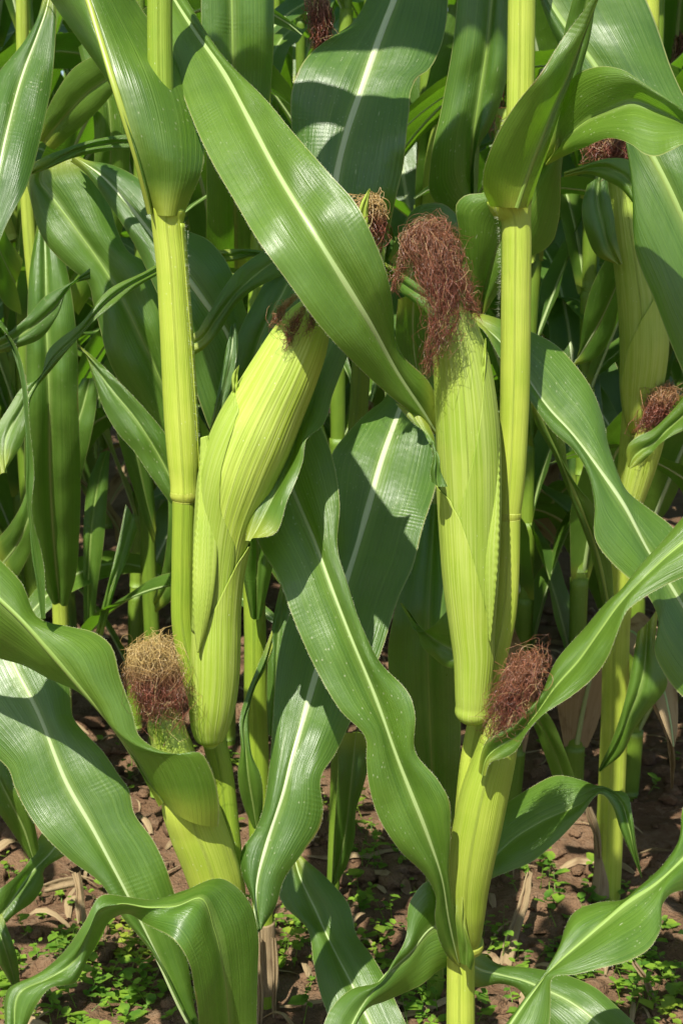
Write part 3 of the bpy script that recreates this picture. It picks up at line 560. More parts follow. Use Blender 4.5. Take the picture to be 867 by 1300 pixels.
# middle leaf crossing to the upper left
leaf(PB, [(583, 1228), (574, 1221), (552, 1166), (553, 1138), (546, 1121), (505, 1076), (481, 1038), (469, 1000), (465, 965), (465, 940), (432, 902), (398, 843), (372, 784), (354, 735), (328, 689), (315, 650), (312, 590), (320, 540)],
     [(581, 1222), (570, 1170), (560, 1112), (546, 1069), (519, 999), (495, 937), (474, 878), (446, 809), (423, 750), (401, 690), (373, 625), (352, 570), (340, 530)],
     [(592, 1215), (578, 1160), (570, 1110), (572, 1050), (570, 1016), (557, 992), (527, 954), (526, 906), (522, 888), (481, 838), (460, 798), (439, 735), (429, 701), (431, 638), (425, 593), (408, 543), (390, 515), (370, 500)],
     [1.185, 1.155, 1.14, 1.145, 1.155, 1.17, 1.195, 1.225, 1.25], el=[0, -0.01, -0.02, -0.01, 0.0], er=[0, -0.01, -0.005, 0.0, 0.0], tint=0.1, mw=(9, 13, 12, 9, 6), ribt=0.35, wav=0.004, bulge=0.007, hair=True, nu=23)
# leaf going right behind the stalk
leaf(PB, [(600, 398), (612, 399), (634, 404), (674, 420), (705, 437), (733, 468), (757, 506), (767, 535), (771, 562), (778, 586), (795, 621), (823, 645), (851, 668), (880, 705), (900, 760)],
     [(595, 405), (625, 425), (660, 468), (698, 521), (723, 548), (761, 597), (792, 642), (823, 701), (854, 749), (875, 785), (895, 820)],
     [(595, 408), (605, 413), (636, 458), (671, 506), (702, 548), (730, 573), (747, 604), (754, 638), (756, 687), (775, 714), (794, 732), (818, 752), (835, 785), (831, 830), (844, 857), (867, 885), (890, 900)],
     [1.26, 1.25, 1.23, 1.21, 1.2, 1.19], tint=-0.1, mw=(5, 7, 5), ribt=0.6, wav=0.004, bulge=0.006, el=0.025, er=-0.02, hair=True)
# bottom leaves from the lowest node
leaf(PB, [(586, 1230), (566, 1205), (540, 1119), (522, 1142), (515, 1194), (498, 1221), (481, 1246), (446, 1256), (418, 1284), (405, 1320)],
     [(584, 1240), (568, 1172), (552, 1176), (522, 1208), (488, 1239), (460, 1277), (438, 1320)],
     [(588, 1248), (580, 1225), (566, 1228), (529, 1253), (488, 1273), (467, 1280), (453, 1299), (450, 1325)], [1.22, 1.2, 1.18, 1.14, 1.1], tint=0.0, ribt=0.35, mw=(4, 4), bulge=0.005)
leaf(PB, [(588, 1195), (603, 1204), (636, 1225), (664, 1228), (695, 1232), (723, 1239), (754, 1253), (782, 1277), (806, 1300), (825, 1325)],
     [(588, 1215), (603, 1228), (636, 1238), (664, 1245), (695, 1258), (723, 1272), (754, 1295), (790, 1335)],
     [(588, 1245), (603, 1253), (636, 1249), (657, 1256), (672, 1276), (692, 1300), (715, 1330), (750, 1360)], [1.21, 1.23, 1.22, 1.18], tint=-0.15, ribt=0.3, mw=(4, 3), bulge=0.005, el=0.02)

# ------------------------------------------------------------------ plants close behind the two
PE = thing('corn_plant', 'corn plant half hidden behind the crossing middle leaves with dry silk tip', 'corn plant', gpoint(424, 1.80))
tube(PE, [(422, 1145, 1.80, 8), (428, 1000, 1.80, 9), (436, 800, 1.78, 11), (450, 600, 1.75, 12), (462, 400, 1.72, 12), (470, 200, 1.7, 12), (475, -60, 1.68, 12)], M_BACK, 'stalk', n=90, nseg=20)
ee = tube(PE, [(448, 400, 1.430, 10), (455, 380, 1.420, 20), (460, 360, 1.410, 24), (466, 335, 1.390, 22), (470, 305, 1.5, 16), (472, 290, 1.360, 7)], M_HUSK, 'ear', n=50, nseg=60, ridges=30, ramp=0.006)
silk(ee, [[(472, 318, 1.360, 12), (476, 285, 1.345, 12), (468, 258, 1.335, 9), (458, 258, 1.330, 8), (462, 285, 1.325, 10)], [(474, 320, 1.350, 12), (482, 280, 1.340, 10), (478, 255, 1.330, 12), (486, 275, 1.325, 8), (488, 305, 1.330, 5)]], 120, 0.8, 77, 0.0004, 0.006, 6, hold=1)
husk_tip(ee, [(452, 300), (454, 275), (458, 258), (468, 240)], [(458, 300), (460, 275), (463, 258), (469, 239)], [(468, 300), (467, 275), (468, 258), (470, 240)], [1.320, 1.310])
et = tube(PE, [(406, -90, 1.56, 22), (404, -40, 1.55, 20), (403, -8, 1.55, 14), (403, 4, 1.55, 6)], M_HUSK, 'ear', n=30, nseg=50, ridges=24, ramp=0.006)
silk(et, [[(400, -10, 1.55, 12), (398, 20, 1.53, 14), (402, 45, 1.53, 12), (402, 66, 1.535, 6)], [(406, -10, 1.55, 12), (412, 15, 1.53, 10), (410, 40, 1.53, 9), (404, 60, 1.535, 6)]], 220, 0.2, 78, 0.0004, 0.004, 6, hold=1)
leaf(PE, [(430, 930), (428, 1000), (424, 1060), (421, 1122)], [(452, 930), (445, 1000), (438, 1060), (422, 1124)], [(478, 930), (461, 1000), (452, 1030), (450, 1065), (435, 1110), (424, 1126)], [1.62, 1.62, 1.66], tint=-0.3, mw=(2, 2), ribt=0.3)
leaf(PE, [(452, 440), (430, 340), (400, 260), (372, 200), (369, 163), (371, 118), (384, 83), (415, 50), (453, 21), (470, -10), (480, -50)],
     [(432, 440), (426, 330), (427, 225), (439, 173), (460, 111), (488, 31), (500, 0), (515, -50)],
     [(478, 440), (484, 360), (498, 273), (512, 208), (519, 145), (523, 110), (530, 98), (543, 90), (557, 66), (566, 30), (569, -10), (572, -50)],
     [1.42, 1.42, 1.43, 1.46, 1.51, 1.58], el=0.015, er=[0.01, 0.02, -0.02, 0.01, 0.01], tint=-0.5, mw=(9, 10, 9), ribt=1.0, wav=0.010, bulge=0.007, label='leaf with wide white midrib')
leaf(PE, [(500, 430), (495, 470), (488, 507), (470, 521), (440, 552), (422, 576), (418, 640), (425, 690), (400, 730), (368, 779), (354, 830), (347, 906), (342, 971), (332, 1034), (325, 1052), (306, 1083), (306, 1104), (320, 1142), (327, 1185)],
     [(540, 430), (525, 470), (507, 521), (484, 586), (474, 621), (456, 683), (441, 732), (420, 800), (403, 850), (387, 906), (370, 964), (361, 1000), (339, 1069), (325, 1130), (327, 1186)],
     [(575, 430), (565, 500), (562, 560), (553, 618), (536, 673), (522, 725), (510, 750), (481, 836), (443, 920), (425, 958), (408, 985), (410, 1034), (408, 1045), (384, 1083), (360, 1118), (351, 1149), (327, 1186)],
     [1.56, 1.47, 1.40, 1.33, 1.27, 1.215, 1.185, 1.155], el=[0.02, 0.02, 0.01, 0.0], er=[0.0, -0.01, 0.0, 0.005], tint=-0.3, mw=(6, 10, 9, 6), ribt=1.0, wav=0.006, bulge=0.007, hair=True, nu=23)
leaf(PE, [(484, 330), (515, 350), (540, 368), (560, 390)], [(488, 338), (516, 362), (545, 382), (562, 400)], [(486, 345), (510, 372), (535, 392), (560, 410)], [1.4, 1.35, 1.32], tint=-0.1, mw=(2, 2))
leaf(PE, [(505, 380), (502, 420), (504, 450), (512, 470), (520, 520)], [(525, 370), (524, 420), (526, 450), (530, 475), (535, 520)], [(548, 372), (550, 420), (552, 450), (556, 475), (560, 520)], [1.36, 1.4, 1.42], tint=-0.4, mw=(3, 3), ribt=0.6)

PF = thing('corn_plant', 'corn plant with yellowing lower stalk rising between the two front plants', 'corn plant', gpoint(338, 1.49))
tube(PF, [(339, 1310, 1.49, 12), (338, 1260, 1.49, 13), (335, 1190, 1.49, 13), (330, 1050, 1.49, 14), (325, 900, 1.49, 15), (324, 800, 1.49, 14), (321, 700, 1.5, 14), (324, 500, 1.52, 14), (332, 300, 1.56, 14), (330, 100, 1.6, 14), (328, -60, 1.62, 14)], M_STALKG, 'stalk', n=110, nseg=24)
leaf(PF, [(322, 1180), (323, 1220), (327, 1260), (325, 1310)], [(326, 1178), (328, 1220), (331, 1260), (330, 1310)], [(331, 1180), (332, 1220), (335, 1260), (333, 1310)], [1.465, 1.46, 1.46], mat=M_DRY, rib=False, n=30, label='dead papery leaf clinging to the stalk')
leaf(PF, [(344, 1190), (346, 1230), (345, 1270), (347, 1310)], [(348, 1190), (350, 1230), (349, 1270), (350, 1310)], [(351, 1190), (354, 1230), (351, 1270), (352, 1310)], [1.47, 1.465, 1.47], mat=M_DRY, rib=False, n=30, label='dead papery leaf clinging to the stalk')
tube(PF, [(338, 1262, 1.49, 12), (338, 1252, 1.49, 15.5), (337, 1225, 1.49, 15), (336, 1200, 1.49, 14.5), (335, 1170, 1.49, 14.2)], M_DRY, 'leaf_sheath', n=40, nseg=30, ridges=15, ramp=0.02, label='dry brown leaf sheath')
leaf(PF, [(345, 800), (338, 820), (315, 878), (304, 916), (306, 947), (302, 985), (311, 1027), (321, 1050)], [(345, 812), (340, 830), (318, 885), (309, 918), (312, 952), (316, 990), (322, 1025), (326, 1052)], [(345, 830), (337, 850), (321, 880), (316, 916), (319, 955), (332, 989), (334, 1020), (330, 1055)], [1.44, 1.42, 1.40, 1.42], tint=0.0, mw=(2, 2), ribt=0.2, hair=True)
leaf(PF, [(358, 735), (350, 770), (342, 819), (339, 895), (340, 930)], [(366, 735), (358, 775), (352, 820), (348, 890), (345, 935)], [(380, 735), (372, 775), (366, 820), (360, 890), (352, 940)], [1.50, 1.47, 1.46], tint=-0.1, mw=(2, 2), rib=False)
leaf(PF, [(362, 1070), (362, 1100), (353, 1131), (358, 1145), (391, 1180), (398, 1221), (408, 1266), (417, 1290), (430, 1330)],
     [(372, 1080), (378, 1105), (401, 1156), (418, 1194), (450, 1256), (470, 1299), (485, 1330)],
     [(378, 1082), (384, 1088), (418, 1118), (443, 1149), (453, 1187), (474, 1215), (488, 1239), (501, 1270), (515, 1300), (530, 1330)], [1.42, 1.38, 1.32, 1.27], tint=-0.05, ribt=0.6, mw=(5, 5), bulge=0.006, wav=0.005, hair=True)
leaf(PF, [(300, 620), (304, 690), (310, 740), (318, 782)], [(326, 620), (327, 690), (326, 740), (325, 786)], [(360, 620), (352, 690), (342, 740), (332, 782)], [1.44, 1.44, 1.45, 1.46], tint=-0.1, mw=(3, 4), ribt=0.0, bulge=0.012)
# blade going up behind the long leaf at the top
leaf(PF, [(262, 330), (262, 200), (258, 100), (255, -50)], [(300, 340), (297, 180), (296, 80), (293, -50)], [(338, 330), (342, 135), (347, 69), (348, 0), (348, -50)], [1.6, 1.5, 1.46, 1.46], tint=0.0, ribt=0.0, mw=(6, 6), bulge=0.01, wav=0.012)
leaf(PF, [(240, 420), (244, 423), (262, 402), (280, 372), (300, 344), (335, 318), (362, 298), (390, 280)], [(243, 438), (252, 434), (275, 405), (300, 372), (330, 345), (362, 322), (395, 300)], [(243, 452), (250, 449), (278, 422), (300, 388), (318, 371), (360, 348), (400, 325)], [1.3, 1.3, 1.32, 1.38], tint=0.05, mw=(3, 3), ribt=0.1)
leaf(PF, [(270, 318), (300, 316), (325, 317), (345, 322)], [(270, 325), (300, 324), (325, 322), (345, 326)], [(270, 334), (300, 331), (325, 326), (345, 332)], [1.4, 1.4], tint=0.0, mw=(2, 2), rib=False)
leaf(PF, [(278, 560), (270, 540), (284, 500), (300, 430), (330, 370), (365, 310), (380, 290)], [(300, 560), (298, 540), (312, 500), (330, 430), (360, 370), (392, 310), (400, 290)], [(330, 560), (330, 540), (345, 490), (370, 430), (395, 370), (415, 310), (420, 290)], [1.34, 1.32, 1.33, 1.4], tint=-0.5, mw=(3, 3), ribt=0.2, bulge=0.006)
leaf(PF, [(266, 545), (272, 520), (280, 480), (288, 440), (293, 415)], [(268, 547), (277, 522), (287, 482), (295, 440), (297, 412)], [(271, 548), (283, 523), (295, 482), (302, 440), (300, 410)], [1.25, 1.26, 1.28], tint=-0.5, mw=(2, 2), ribt=0.5, nu=9)
# wide pale-ribbed leaf passing behind the left stalk
leaf(PF, [(90, 205), (100, 212), (140, 262), (165, 300), (200, 372), (228, 430), (244, 480), (266, 545), (280, 575)], [(95, 200), (125, 220), (163, 260), (200, 307), (239, 354), (265, 390), (287, 420), (300, 460), (306, 520)], [(97, 206), (138, 207), (180, 230), (205, 258), (234, 290), (263, 303), (284, 326), (298, 355), (318, 420), (325, 500)], [1.42, 1.38, 1.35, 1.35, 1.36], tint=-0.45, mw=(4, 9, 8, 4), ribt=0.9, bulge=0.007, wav=0.006, er=0.015)

PG = thing('corn_plant', 'corn plant mostly hidden behind the right front ear and stalk', 'corn plant', gpoint(553, 1.52))
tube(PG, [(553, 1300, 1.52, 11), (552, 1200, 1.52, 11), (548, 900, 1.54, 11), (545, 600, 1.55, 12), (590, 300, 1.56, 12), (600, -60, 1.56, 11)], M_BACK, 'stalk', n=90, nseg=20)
leaf(PG, [(548, 1060), (525, 990), (505, 920), (495, 870), (493, 819), (500, 780), (520, 700), (530, 640)], [(552, 1060), (548, 975), (545, 900), (543, 819), (545, 760), (548, 700), (552, 640)], [(575, 1060), (582, 990), (585, 900), (582, 830), (578, 760), (575, 700), (572, 640)], [1.5, 1.46, 1.45, 1.5], tint=-0.05, ribt=0.0, mw=(5, 5), bulge=0.012, wav=0.008)
leaf(PG, [(508, 768), (520, 785), (545, 830), (572, 848), (585, 850)], [(508, 766), (527, 790), (552, 812), (575, 825), (590, 830)], [(509, 770), (533, 803), (550, 795), (567, 776), (590, 765)], [1.4, 1.37, 1.34, 1.33], tint=0.15, mw=(2, 3), ribt=0.1, er=-0.015)
leaf(PG, [(640, 330), (600, 250), (568, 270), (548, 250), (546, 208), (560, 138), (576, 45), (580, 0), (582, -50)], [(596, 330), (597, 250), (600, 183), (609, 121), (619, 52), (624, 0), (628, -50)], [(640, 330), (600, 260), (602, 197), (622, 163), (638, 120), (645, 0), (648, -50)], [1.62, 1.52, 1.5, 1.5], tint=-0.05, ribt=0.0, mw=(5, 8, 8), bulge=0.012, wav=0.008)
leaf(PG, [(612, 402), (606, 388), (591, 338), (581, 285), (580, 257), (590, 248), (612, 245), (650, 225), (700, 190), (716, 160)], [(611, 404), (612, 378), (620, 350), (632, 310), (645, 275), (665, 235), (690, 205), (714, 170)], [(613, 402), (640, 360), (660, 335), (676, 324), (690, 318), (699, 310), (708, 285), (711, 257), (712, 220), (717, 180)], [1.4, 1.36, 1.33, 1.3], tint=0.2, ribt=0.0, mw=(2, 4, 4), bulge=0.012, wav=0.006)
leaf(PG, [(492, 330), (505, 300), (530, 262), (560, 258), (590, 290), (600, 330)], [(510, 345), (525, 320), (550, 295), (575, 300), (590, 320), (605, 350)], [(520, 370), (540, 350), (560, 335), (575, 335), (590, 350), (608, 370)], [1.5, 1.5, 1.48], tint=-0.1, mw=(2, 3), ribt=0.1)

PC = thing('corn_plant', 'corn plant at right behind with two ears and a stalk bared to the soil', 'corn plant', gpoint(768, 1.77))
tube(PC, [(770, 1170, 1.77, 15), (771, 1120, 1.77, 16.5), (776, 1000, 1.76, 17), (780, 900, 1.75, 17), (783, 780, 1.74, 17), (790, 700, 1.73, 17), (800, 600, 1.72, 17), (808, 500, 1.72, 17), (815, 300, 1.72, 16), (820, 100, 1.72, 15), (822, -60, 1.72, 15)], M_STALK, 'stalk', n=120, nseg=28)
tube(PC, [(764, 1190, 1.765, 12), (762, 1150, 1.762, 13), (764, 1100, 1.763, 10), (758, 1060, 1.764, 5)], M_DRY, 'leaf_sheath', n=40, nseg=24, ridges=11, ramp=0.03, label='papery dry leaf sheath at the stalk base')
leaf(PC, [(757, 1085), (753, 1060), (745, 1040), (742, 1025)], [(760, 1090), (757, 1060), (750, 1040), (745, 1024)], [(763, 1090), (762, 1060), (757, 1040), (750, 1024)], [1.75, 1.74], mat=M_DRY, rib=False, n=20, label='dead shrivelled leaf')
EC = [(806, 545, 1.69, 10), (808, 530, 1.68, 17), (812, 495, 1.675, 26), (816, 450, 1.67, 30), (815, 400, 1.67, 31), (808, 340, 1.67, 29), (800, 290, 1.67, 26), (794, 250, 1.67, 23), (788, 215, 1.67, 19), (782, 185, 1.67, 13), (780, 176, 1.67, 5)]
ec = tube(PC, EC, M_HUSK, 'ear', n=80, nseg=90, ridges=34, ramp=0.006, lump=0.03)
shell_y(ec, EC, [(800, 542), (794, 520), (790, 480), (797, 440), (815, 400), (836, 350)], [160, 150], 1, scale=1.03, lip=0.02, nseg=40, n=50, hold=1)
leaf(PC, [(780, 335), (758, 325), (745, 300), (738, 265), (745, 235)], [(786, 336), (772, 312), (765, 285), (758, 250), (760, 225)], [(790, 335), (782, 300), (778, 270), (772, 240), (770, 220)], [1.64, 1.64, 1.65], tint=0.0, mw=(3, 2), rib=False, bulge=0.006)
silk(ec, [[(784, 205, 1.665, 16), (778, 180, 1.655, 22), (760, 178, 1.648, 14), (748, 200, 1.645, 8)], [(786, 205, 1.66, 16), (782, 178, 1.65, 20), (792, 182, 1.645, 14), (800, 200, 1.642, 8)], [(784, 205, 1.66, 16), (775, 185, 1.645, 22), (770, 205, 1.64, 14)]], 300, 0.2, 51, 0.0004, 0.006, 6, hold=1)
ec2 = tube(PC, [(800, 640, 1.69, 15), (814, 590, 1.68, 19), (828, 545, 1.67, 17), (836, 520, 1.67, 10)], M_HUSK, 'ear', n=40, nseg=50, ridges=24, ramp=0.006)
silk(ec2, [[(832, 545, 1.66, 12), (842, 510, 1.655, 14), (850, 492, 1.65, 10), (846, 510, 1.64, 10)], [(832, 545, 1.655, 12), (838, 510, 1.645, 14), (826, 530, 1.638, 9), (812, 550, 1.64, 5)], [(834, 540, 1.65, 14), (842, 505, 1.64, 14), (832, 525, 1.635, 12)]], 320, 0.3, 52, 0.0004, 0.005, 6, hold=1)
leaf(PC, [(796, 590), (794, 576), (796, 566), (809, 554), (826, 546), (844, 530), (867, 505), (890, 480)], [(799, 594), (803, 582), (814, 572), (830, 562), (848, 545), (870, 525), (900, 500)], [(800, 595), (813, 588), (826, 576), (840, 562), (855, 552), (870, 545), (900, 525)], [1.62, 1.61, 1.6, 1.58], tint=0.25, mw=(4, 4), ribt=0.1, er=-0.01)
leaf(PC, [(716, 218), (747, 208), (771, 201), (803, 206), (812, 225)], [(716, 222), (747, 214), (775, 214), (795, 226), (806, 250)], [(716, 225), (747, 221), (771, 230), (788, 240), (803, 258)], [1.52, 1.5, 1.49], tint=0.3, mw=(2, 2), ribt=0.0)
leaf(PC, [(809, 802), (795, 878), (775, 944), (761, 973), (759, 978)], [(822, 790), (815, 860), (795, 915), (775, 955), (760, 978)], [(835, 771), (833, 830), (847, 869), (823, 902), (806, 923), (788, 958), (762, 979)], [1.68, 1.67, 1.67, 1.69], tint=0.15, mw=(3, 3), ribt=0.1, bulge=0.008)
leaf(PC, [(674, 505), (674, 517), (705, 583), (723, 631), (747, 694), (764, 763), (772, 800)], [(676, 505), (682, 520), (711, 583), (730, 630), (754, 690), (770, 760), (776, 800)], [(712, 540), (716, 560), (723, 600), (735, 620), (752, 640), (768, 690), (776, 720), (779, 760), (780, 800)], [1.5, 1.55, 1.62, 1.7], tint=-0.05, mw=(6, 6), ribt=0.0, er=0.02)
leaf(PC, [(735, 455), (738, 420), (748, 370), (768, 330), (785, 300)], [(728, 462), (748, 432), (768, 395), (785, 355), (795, 320)], [(728, 465), (755, 455), (778, 420), (786, 385), (800, 345)], [1.85, 1.8, 1.76, 1.72], tint=-0.3, mw=(3, 3), ribt=0.7)
leaf(PC, [(655, 900), (672, 915), (690, 955), (705, 1000), (712, 1030)], [(668, 890), (684, 915), (704, 955), (718, 995), (728, 1020)], [(682, 890), (698, 910), (716, 950), (730, 990), (738, 1015)], [1.6, 1.65, 1.7], tint=0.2, mw=(2, 2), ribt=0.1)

# ------------------------------------------------------------------ plants past the frame's edges that reach into it
PR = thing('corn_plant', 'corn plant at the right edge whose broad leaves reach in from outside', 'corn plant', gpoint(960, 1.3))
tube(PR, [(955, 1500, 1.3, 17), (958, 1000, 1.3, 17), (960, 500, 1.3, 17), (962, -100, 1.3, 16)], M_STALK, 'stalk', n=60, nseg=24)
leaf(PR, [(930, 620), (890, 510), (867, 474), (854, 444), (833, 388), (806, 319), (803, 250), (802, 190), (770, 150), (735, 100), (700, 40), (682, -10), (672, -60)],
     [(920, 380), (867, 277), (840, 222), (828, 200), (795, 150), (750, 78), (720, 38), (695, 0), (665, -60)],
     [(960, 420), (920, 300), (900, 200), (885, 150), (870, 125), (853, 88), (838, 45), (820, 0), (790, -60)], [1.21, 1.21, 1.23, 1.25, 1.27], tint=-0.3, mw=(9, 9, 8), ribt=0.15, bulge=0.008, wav=0.006, nu=23)
leaf(PR, [(905, 960), (880, 1000), (866, 1026), (861, 1066), (844, 1093), (816, 1121), (792, 1142), (757, 1147), (730, 1157), (716, 1180), (711, 1204), (700, 1234), (672, 1262), (643, 1300), (610, 1340)],
     [(915, 1030), (890, 1065), (867, 1090), (837, 1118), (792, 1149), (765, 1172), (740, 1194), (705, 1226), (680, 1255), (648, 1299), (618, 1345)],
     [(925, 1110), (895, 1128), (867, 1130), (851, 1135), (842, 1145), (838, 1180), (823, 1206), (802, 1218), (761, 1230), (730, 1238), (702, 1242), (699, 1270), (697, 1300), (660, 1350)], [1.2, 1.14, 1.1, 1.07, 1.05, 1.03], el=[0.03, 0.035, 0.035, 0.02, 0.02], er=[-0.02, -0.03, -0.035, -0.01, -0.01], tint=0.05, mw=(8, 7, 4), ribt=0.1, bulge=0.007, wav=0.004, hair=True, nu=21, n=110)
PL = thing('corn_plant', 'corn plant at the left edge with a glossy bluish leaf hanging in', 'corn plant', gpoint(-70, 1.3))
tube(PL, [(-60, 1500, 1.3, 17), (-66, 1000, 1.3, 17), (-70, 500, 1.3, 17), (-75, -100, 1.3, 16)], M_STALK, 'stalk', n=60, nseg=24)
leaf(PL, [(58, -10), (45, 28), (28, 55), (12, 75), (0, 90), (-20, 150), (-35, 250), (-50, 380)], [(64, -8), (61, 7), (48, 45), (31, 90), (10, 166), (0, 211), (-15, 290), (-35, 400)], [(72, -10), (72, 20), (66, 104), (52, 173), (35, 235), (8, 291), (-10, 340), (-30, 410)], [1.31, 1.26, 1.2, 1.17, 1.15], tint=-0.6, mw=(4, 5, 5), ribt=0.9, bulge=0.006, wav=0.006, el=0.01)
leaf(PL, [(-40, 380), (0, 409), (14, 433), (25, 471), (32, 530), (37, 590), (35, 638), (41, 694), (48, 740), (54, 784)], [(-40, 385), (0, 411), (16, 434), (28, 471), (35, 530), (40, 590), (39, 638), (45, 694), (52, 740), (57, 785)], [(-40, 390), (0, 413), (18, 436), (30, 472), (39, 530), (43, 590), (42, 638), (50, 694), (56, 735), (59, 785)], [1.16, 1.14, 1.13, 1.13], tint=-0.3, rib=False, nu=7, er=-0.02, hair=True)
leaf(PL, [(0, 603), (-10, 560), (10, 520), (40, 485), (45, 484), (62, 444), (104, 409), (138, 368), (187, 343), (215, 325)], [(8, 600), (8, 560), (30, 515), (44, 490), (66, 458), (104, 421), (138, 380), (188, 349), (215, 335)], [(4, 603), (33, 552), (40, 506), (46, 494), (68, 467), (97, 433), (138, 392), (190, 355), (216, 342)], [1.22, 1.26, 1.28, 1.3, 1.35], tint=0.25, mw=(2, 3), ribt=0.0)
leaf(PL, [(-20, 440), (14, 421), (35, 402), (55, 378), (93, 357), (115, 340)], [(-20, 448), (20, 430), (45, 412), (70, 390), (94, 360), (115, 348)], [(-20, 455), (21, 442), (52, 430), (73, 402), (92, 361), (116, 354)], [1.4, 1.38, 1.38], tint=-0.4, mw=(2, 2), ribt=0.1)
leaf(PL, [(38, 221), (40, 215), (87, 187), (131, 175), (163, 171), (185, 172)], [(38, 221), (60, 212), (87, 195), (133, 183), (164, 180), (185, 182)], [(38, 222), (60, 215), (87, 203), (135, 192), (166, 190), (185, 192)], [1.3, 1.32, 1.34], tint=0.0, mw=(2, 2), ribt=0.1)
leaf(PL, [(38, 210), (34, 226), (38, 250), (59, 309), (93, 343), (111, 357), (119, 388), (128, 420), (142, 465), (166, 505), (195, 545), (225, 580)], [(60, 200), (50, 228), (66, 250), (97, 291), (125, 330), (156, 381), (180, 430), (204, 482), (230, 560)], [(100, 195), (128, 225), (138, 252), (149, 291), (163, 319), (189, 336), (200, 370), (215, 420), (225, 500), (240, 560)], [1.45, 1.43, 1.42, 1.44], tint=0.0, mw=(4, 4), ribt=0.0, bulge=0.01, wav=0.006)
leaf(PL, [(97, 436), (99, 437), (118, 478), (131, 516), (149, 548), (173, 576), (194, 607), (220, 642), (240, 660)], [(98, 437), (108, 448), (140, 492), (175, 535), (200, 575), (235, 645)], [(98, 436), (108, 444), (138, 471), (173, 506), (208, 548), (240, 600)], [1.27, 1.25, 1.25], tint=-0.05, mw=(2, 3), ribt=0.05, bulge=0.005, hair=True)
# leaves at the back left: lit translucent blades behind the long sheath leaf
leaf(PL, [(45, 175), (70, 120), (95, 85), (120, 70)], [(55, 180), (85, 145), (115, 115), (145, 95)], [(70, 190), (105, 160), (130, 135), (150, 110)], [1.7, 1.65, 1.6], tint=0.3, mw=(3, 3), ribt=0.0)

PH = thing('corn_plant', 'corn plant at far left behind with broad drooping dark leaf over pale stem', 'corn plant', gpoint(80, 1.85))
tube(PH, [(84, 1080, 1.85, 11), (82, 950, 1.85, 11), (78, 800, 1.84, 10), (70, 640, 1.83, 10), (52, 430, 1.82, 9), (38, 300, 1.82, 8.5), (30, 100, 1.82, 8), (28, -60, 1.82, 8)], M_STALK, 'stalk', n=80, nseg=20)
leaf(PH, [(50, 270), (40, 330), (34, 420), (33, 500), (32, 600), (40, 680), (52, 735), (66, 765)], [(56, 268), (58, 320), (60, 420), (63, 500), (64, 600), (69, 690), (76, 765)], [(62, 270), (85, 340), (98, 430), (100, 510), (103, 600), (101, 680), (96, 735), (86, 768)], [1.7, 1.66, 1.66, 1.72, 1.8], tint=-0.1, ribt=0.1, mw=(4, 7), bulge=0.012, wav=0.008)
leaf(PH, [(30, 330), (10, 300), (0, 250), (-20, 200)], [(20, 360), (5, 330), (-15, 280), (-40, 230)], [(28, 400), (10, 390), (-10, 350), (-40, 300)], [1.75, 1.7, 1.66], tint=-0.4, ribt=0.4, mw=(3, 3))
leaf(PH, [(70, 360), (110, 290), (120, 210), (118, 140), (100, 60)], [(80, 370), (122, 300), (140, 210), (138, 130), (115, 50)], [(100, 400), (150, 310), (165, 210), (160, 120), (130, 45)], [1.75, 1.7, 1.66, 1.66], tint=0.1, ribt=0.1, mw=(3, 3), bulge=0.008)
PI = thing('corn_plant', 'slim corn plant rising from shaded soil left of the left front stalk', 'corn plant', gpoint(195, 2.15))
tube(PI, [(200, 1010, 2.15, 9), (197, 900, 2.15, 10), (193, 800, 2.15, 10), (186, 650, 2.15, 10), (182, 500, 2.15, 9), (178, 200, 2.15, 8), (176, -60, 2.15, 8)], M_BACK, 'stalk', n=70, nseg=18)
leaf(PI, [(195, 690), (180, 650), (160, 590), (140, 520), (125, 470)], [(197, 680), (185, 630), (172, 570), (155, 500), (140, 450)], [(198, 660), (195, 620), (188, 560), (170, 490), (155, 440)], [2.1, 2.05, 2.0], tint=-0.2, ribt=0.1, mw=(3, 3))
leaf(PI, [(107, 810), (106, 720), (107, 660), (113, 610), (128, 575)], [(112, 810), (113, 720), (119, 650), (128, 600), (136, 572)], [(118, 810), (125, 740), (132, 690), (137, 620), (140, 573)], [2.1, 2.08, 2.1], tint=0.0, ribt=0.1, mw=(3, 2))
leaf(PI, [(120, 810), (139, 735), (150, 690), (160, 640)], [(124, 810), (145, 735), (158, 695), (168, 655)], [(130, 810), (151, 735), (166, 700), (175, 672)], [2.0, 2.0, 2.05], tint=0.2, ribt=0.1, mw=(2, 2), rib=False)
leaf(PI, [(195, 760), (205, 730), (212, 690), (214, 640), (205, 590)], [(197, 770), (214, 740), (226, 700), (228, 650), (218, 590)], [(198, 778), (220, 760), (240, 710), (243, 650), (232, 590)], [2.1, 2.05, 2.05], tint=-0.1, ribt=0.1, mw=(2, 2))

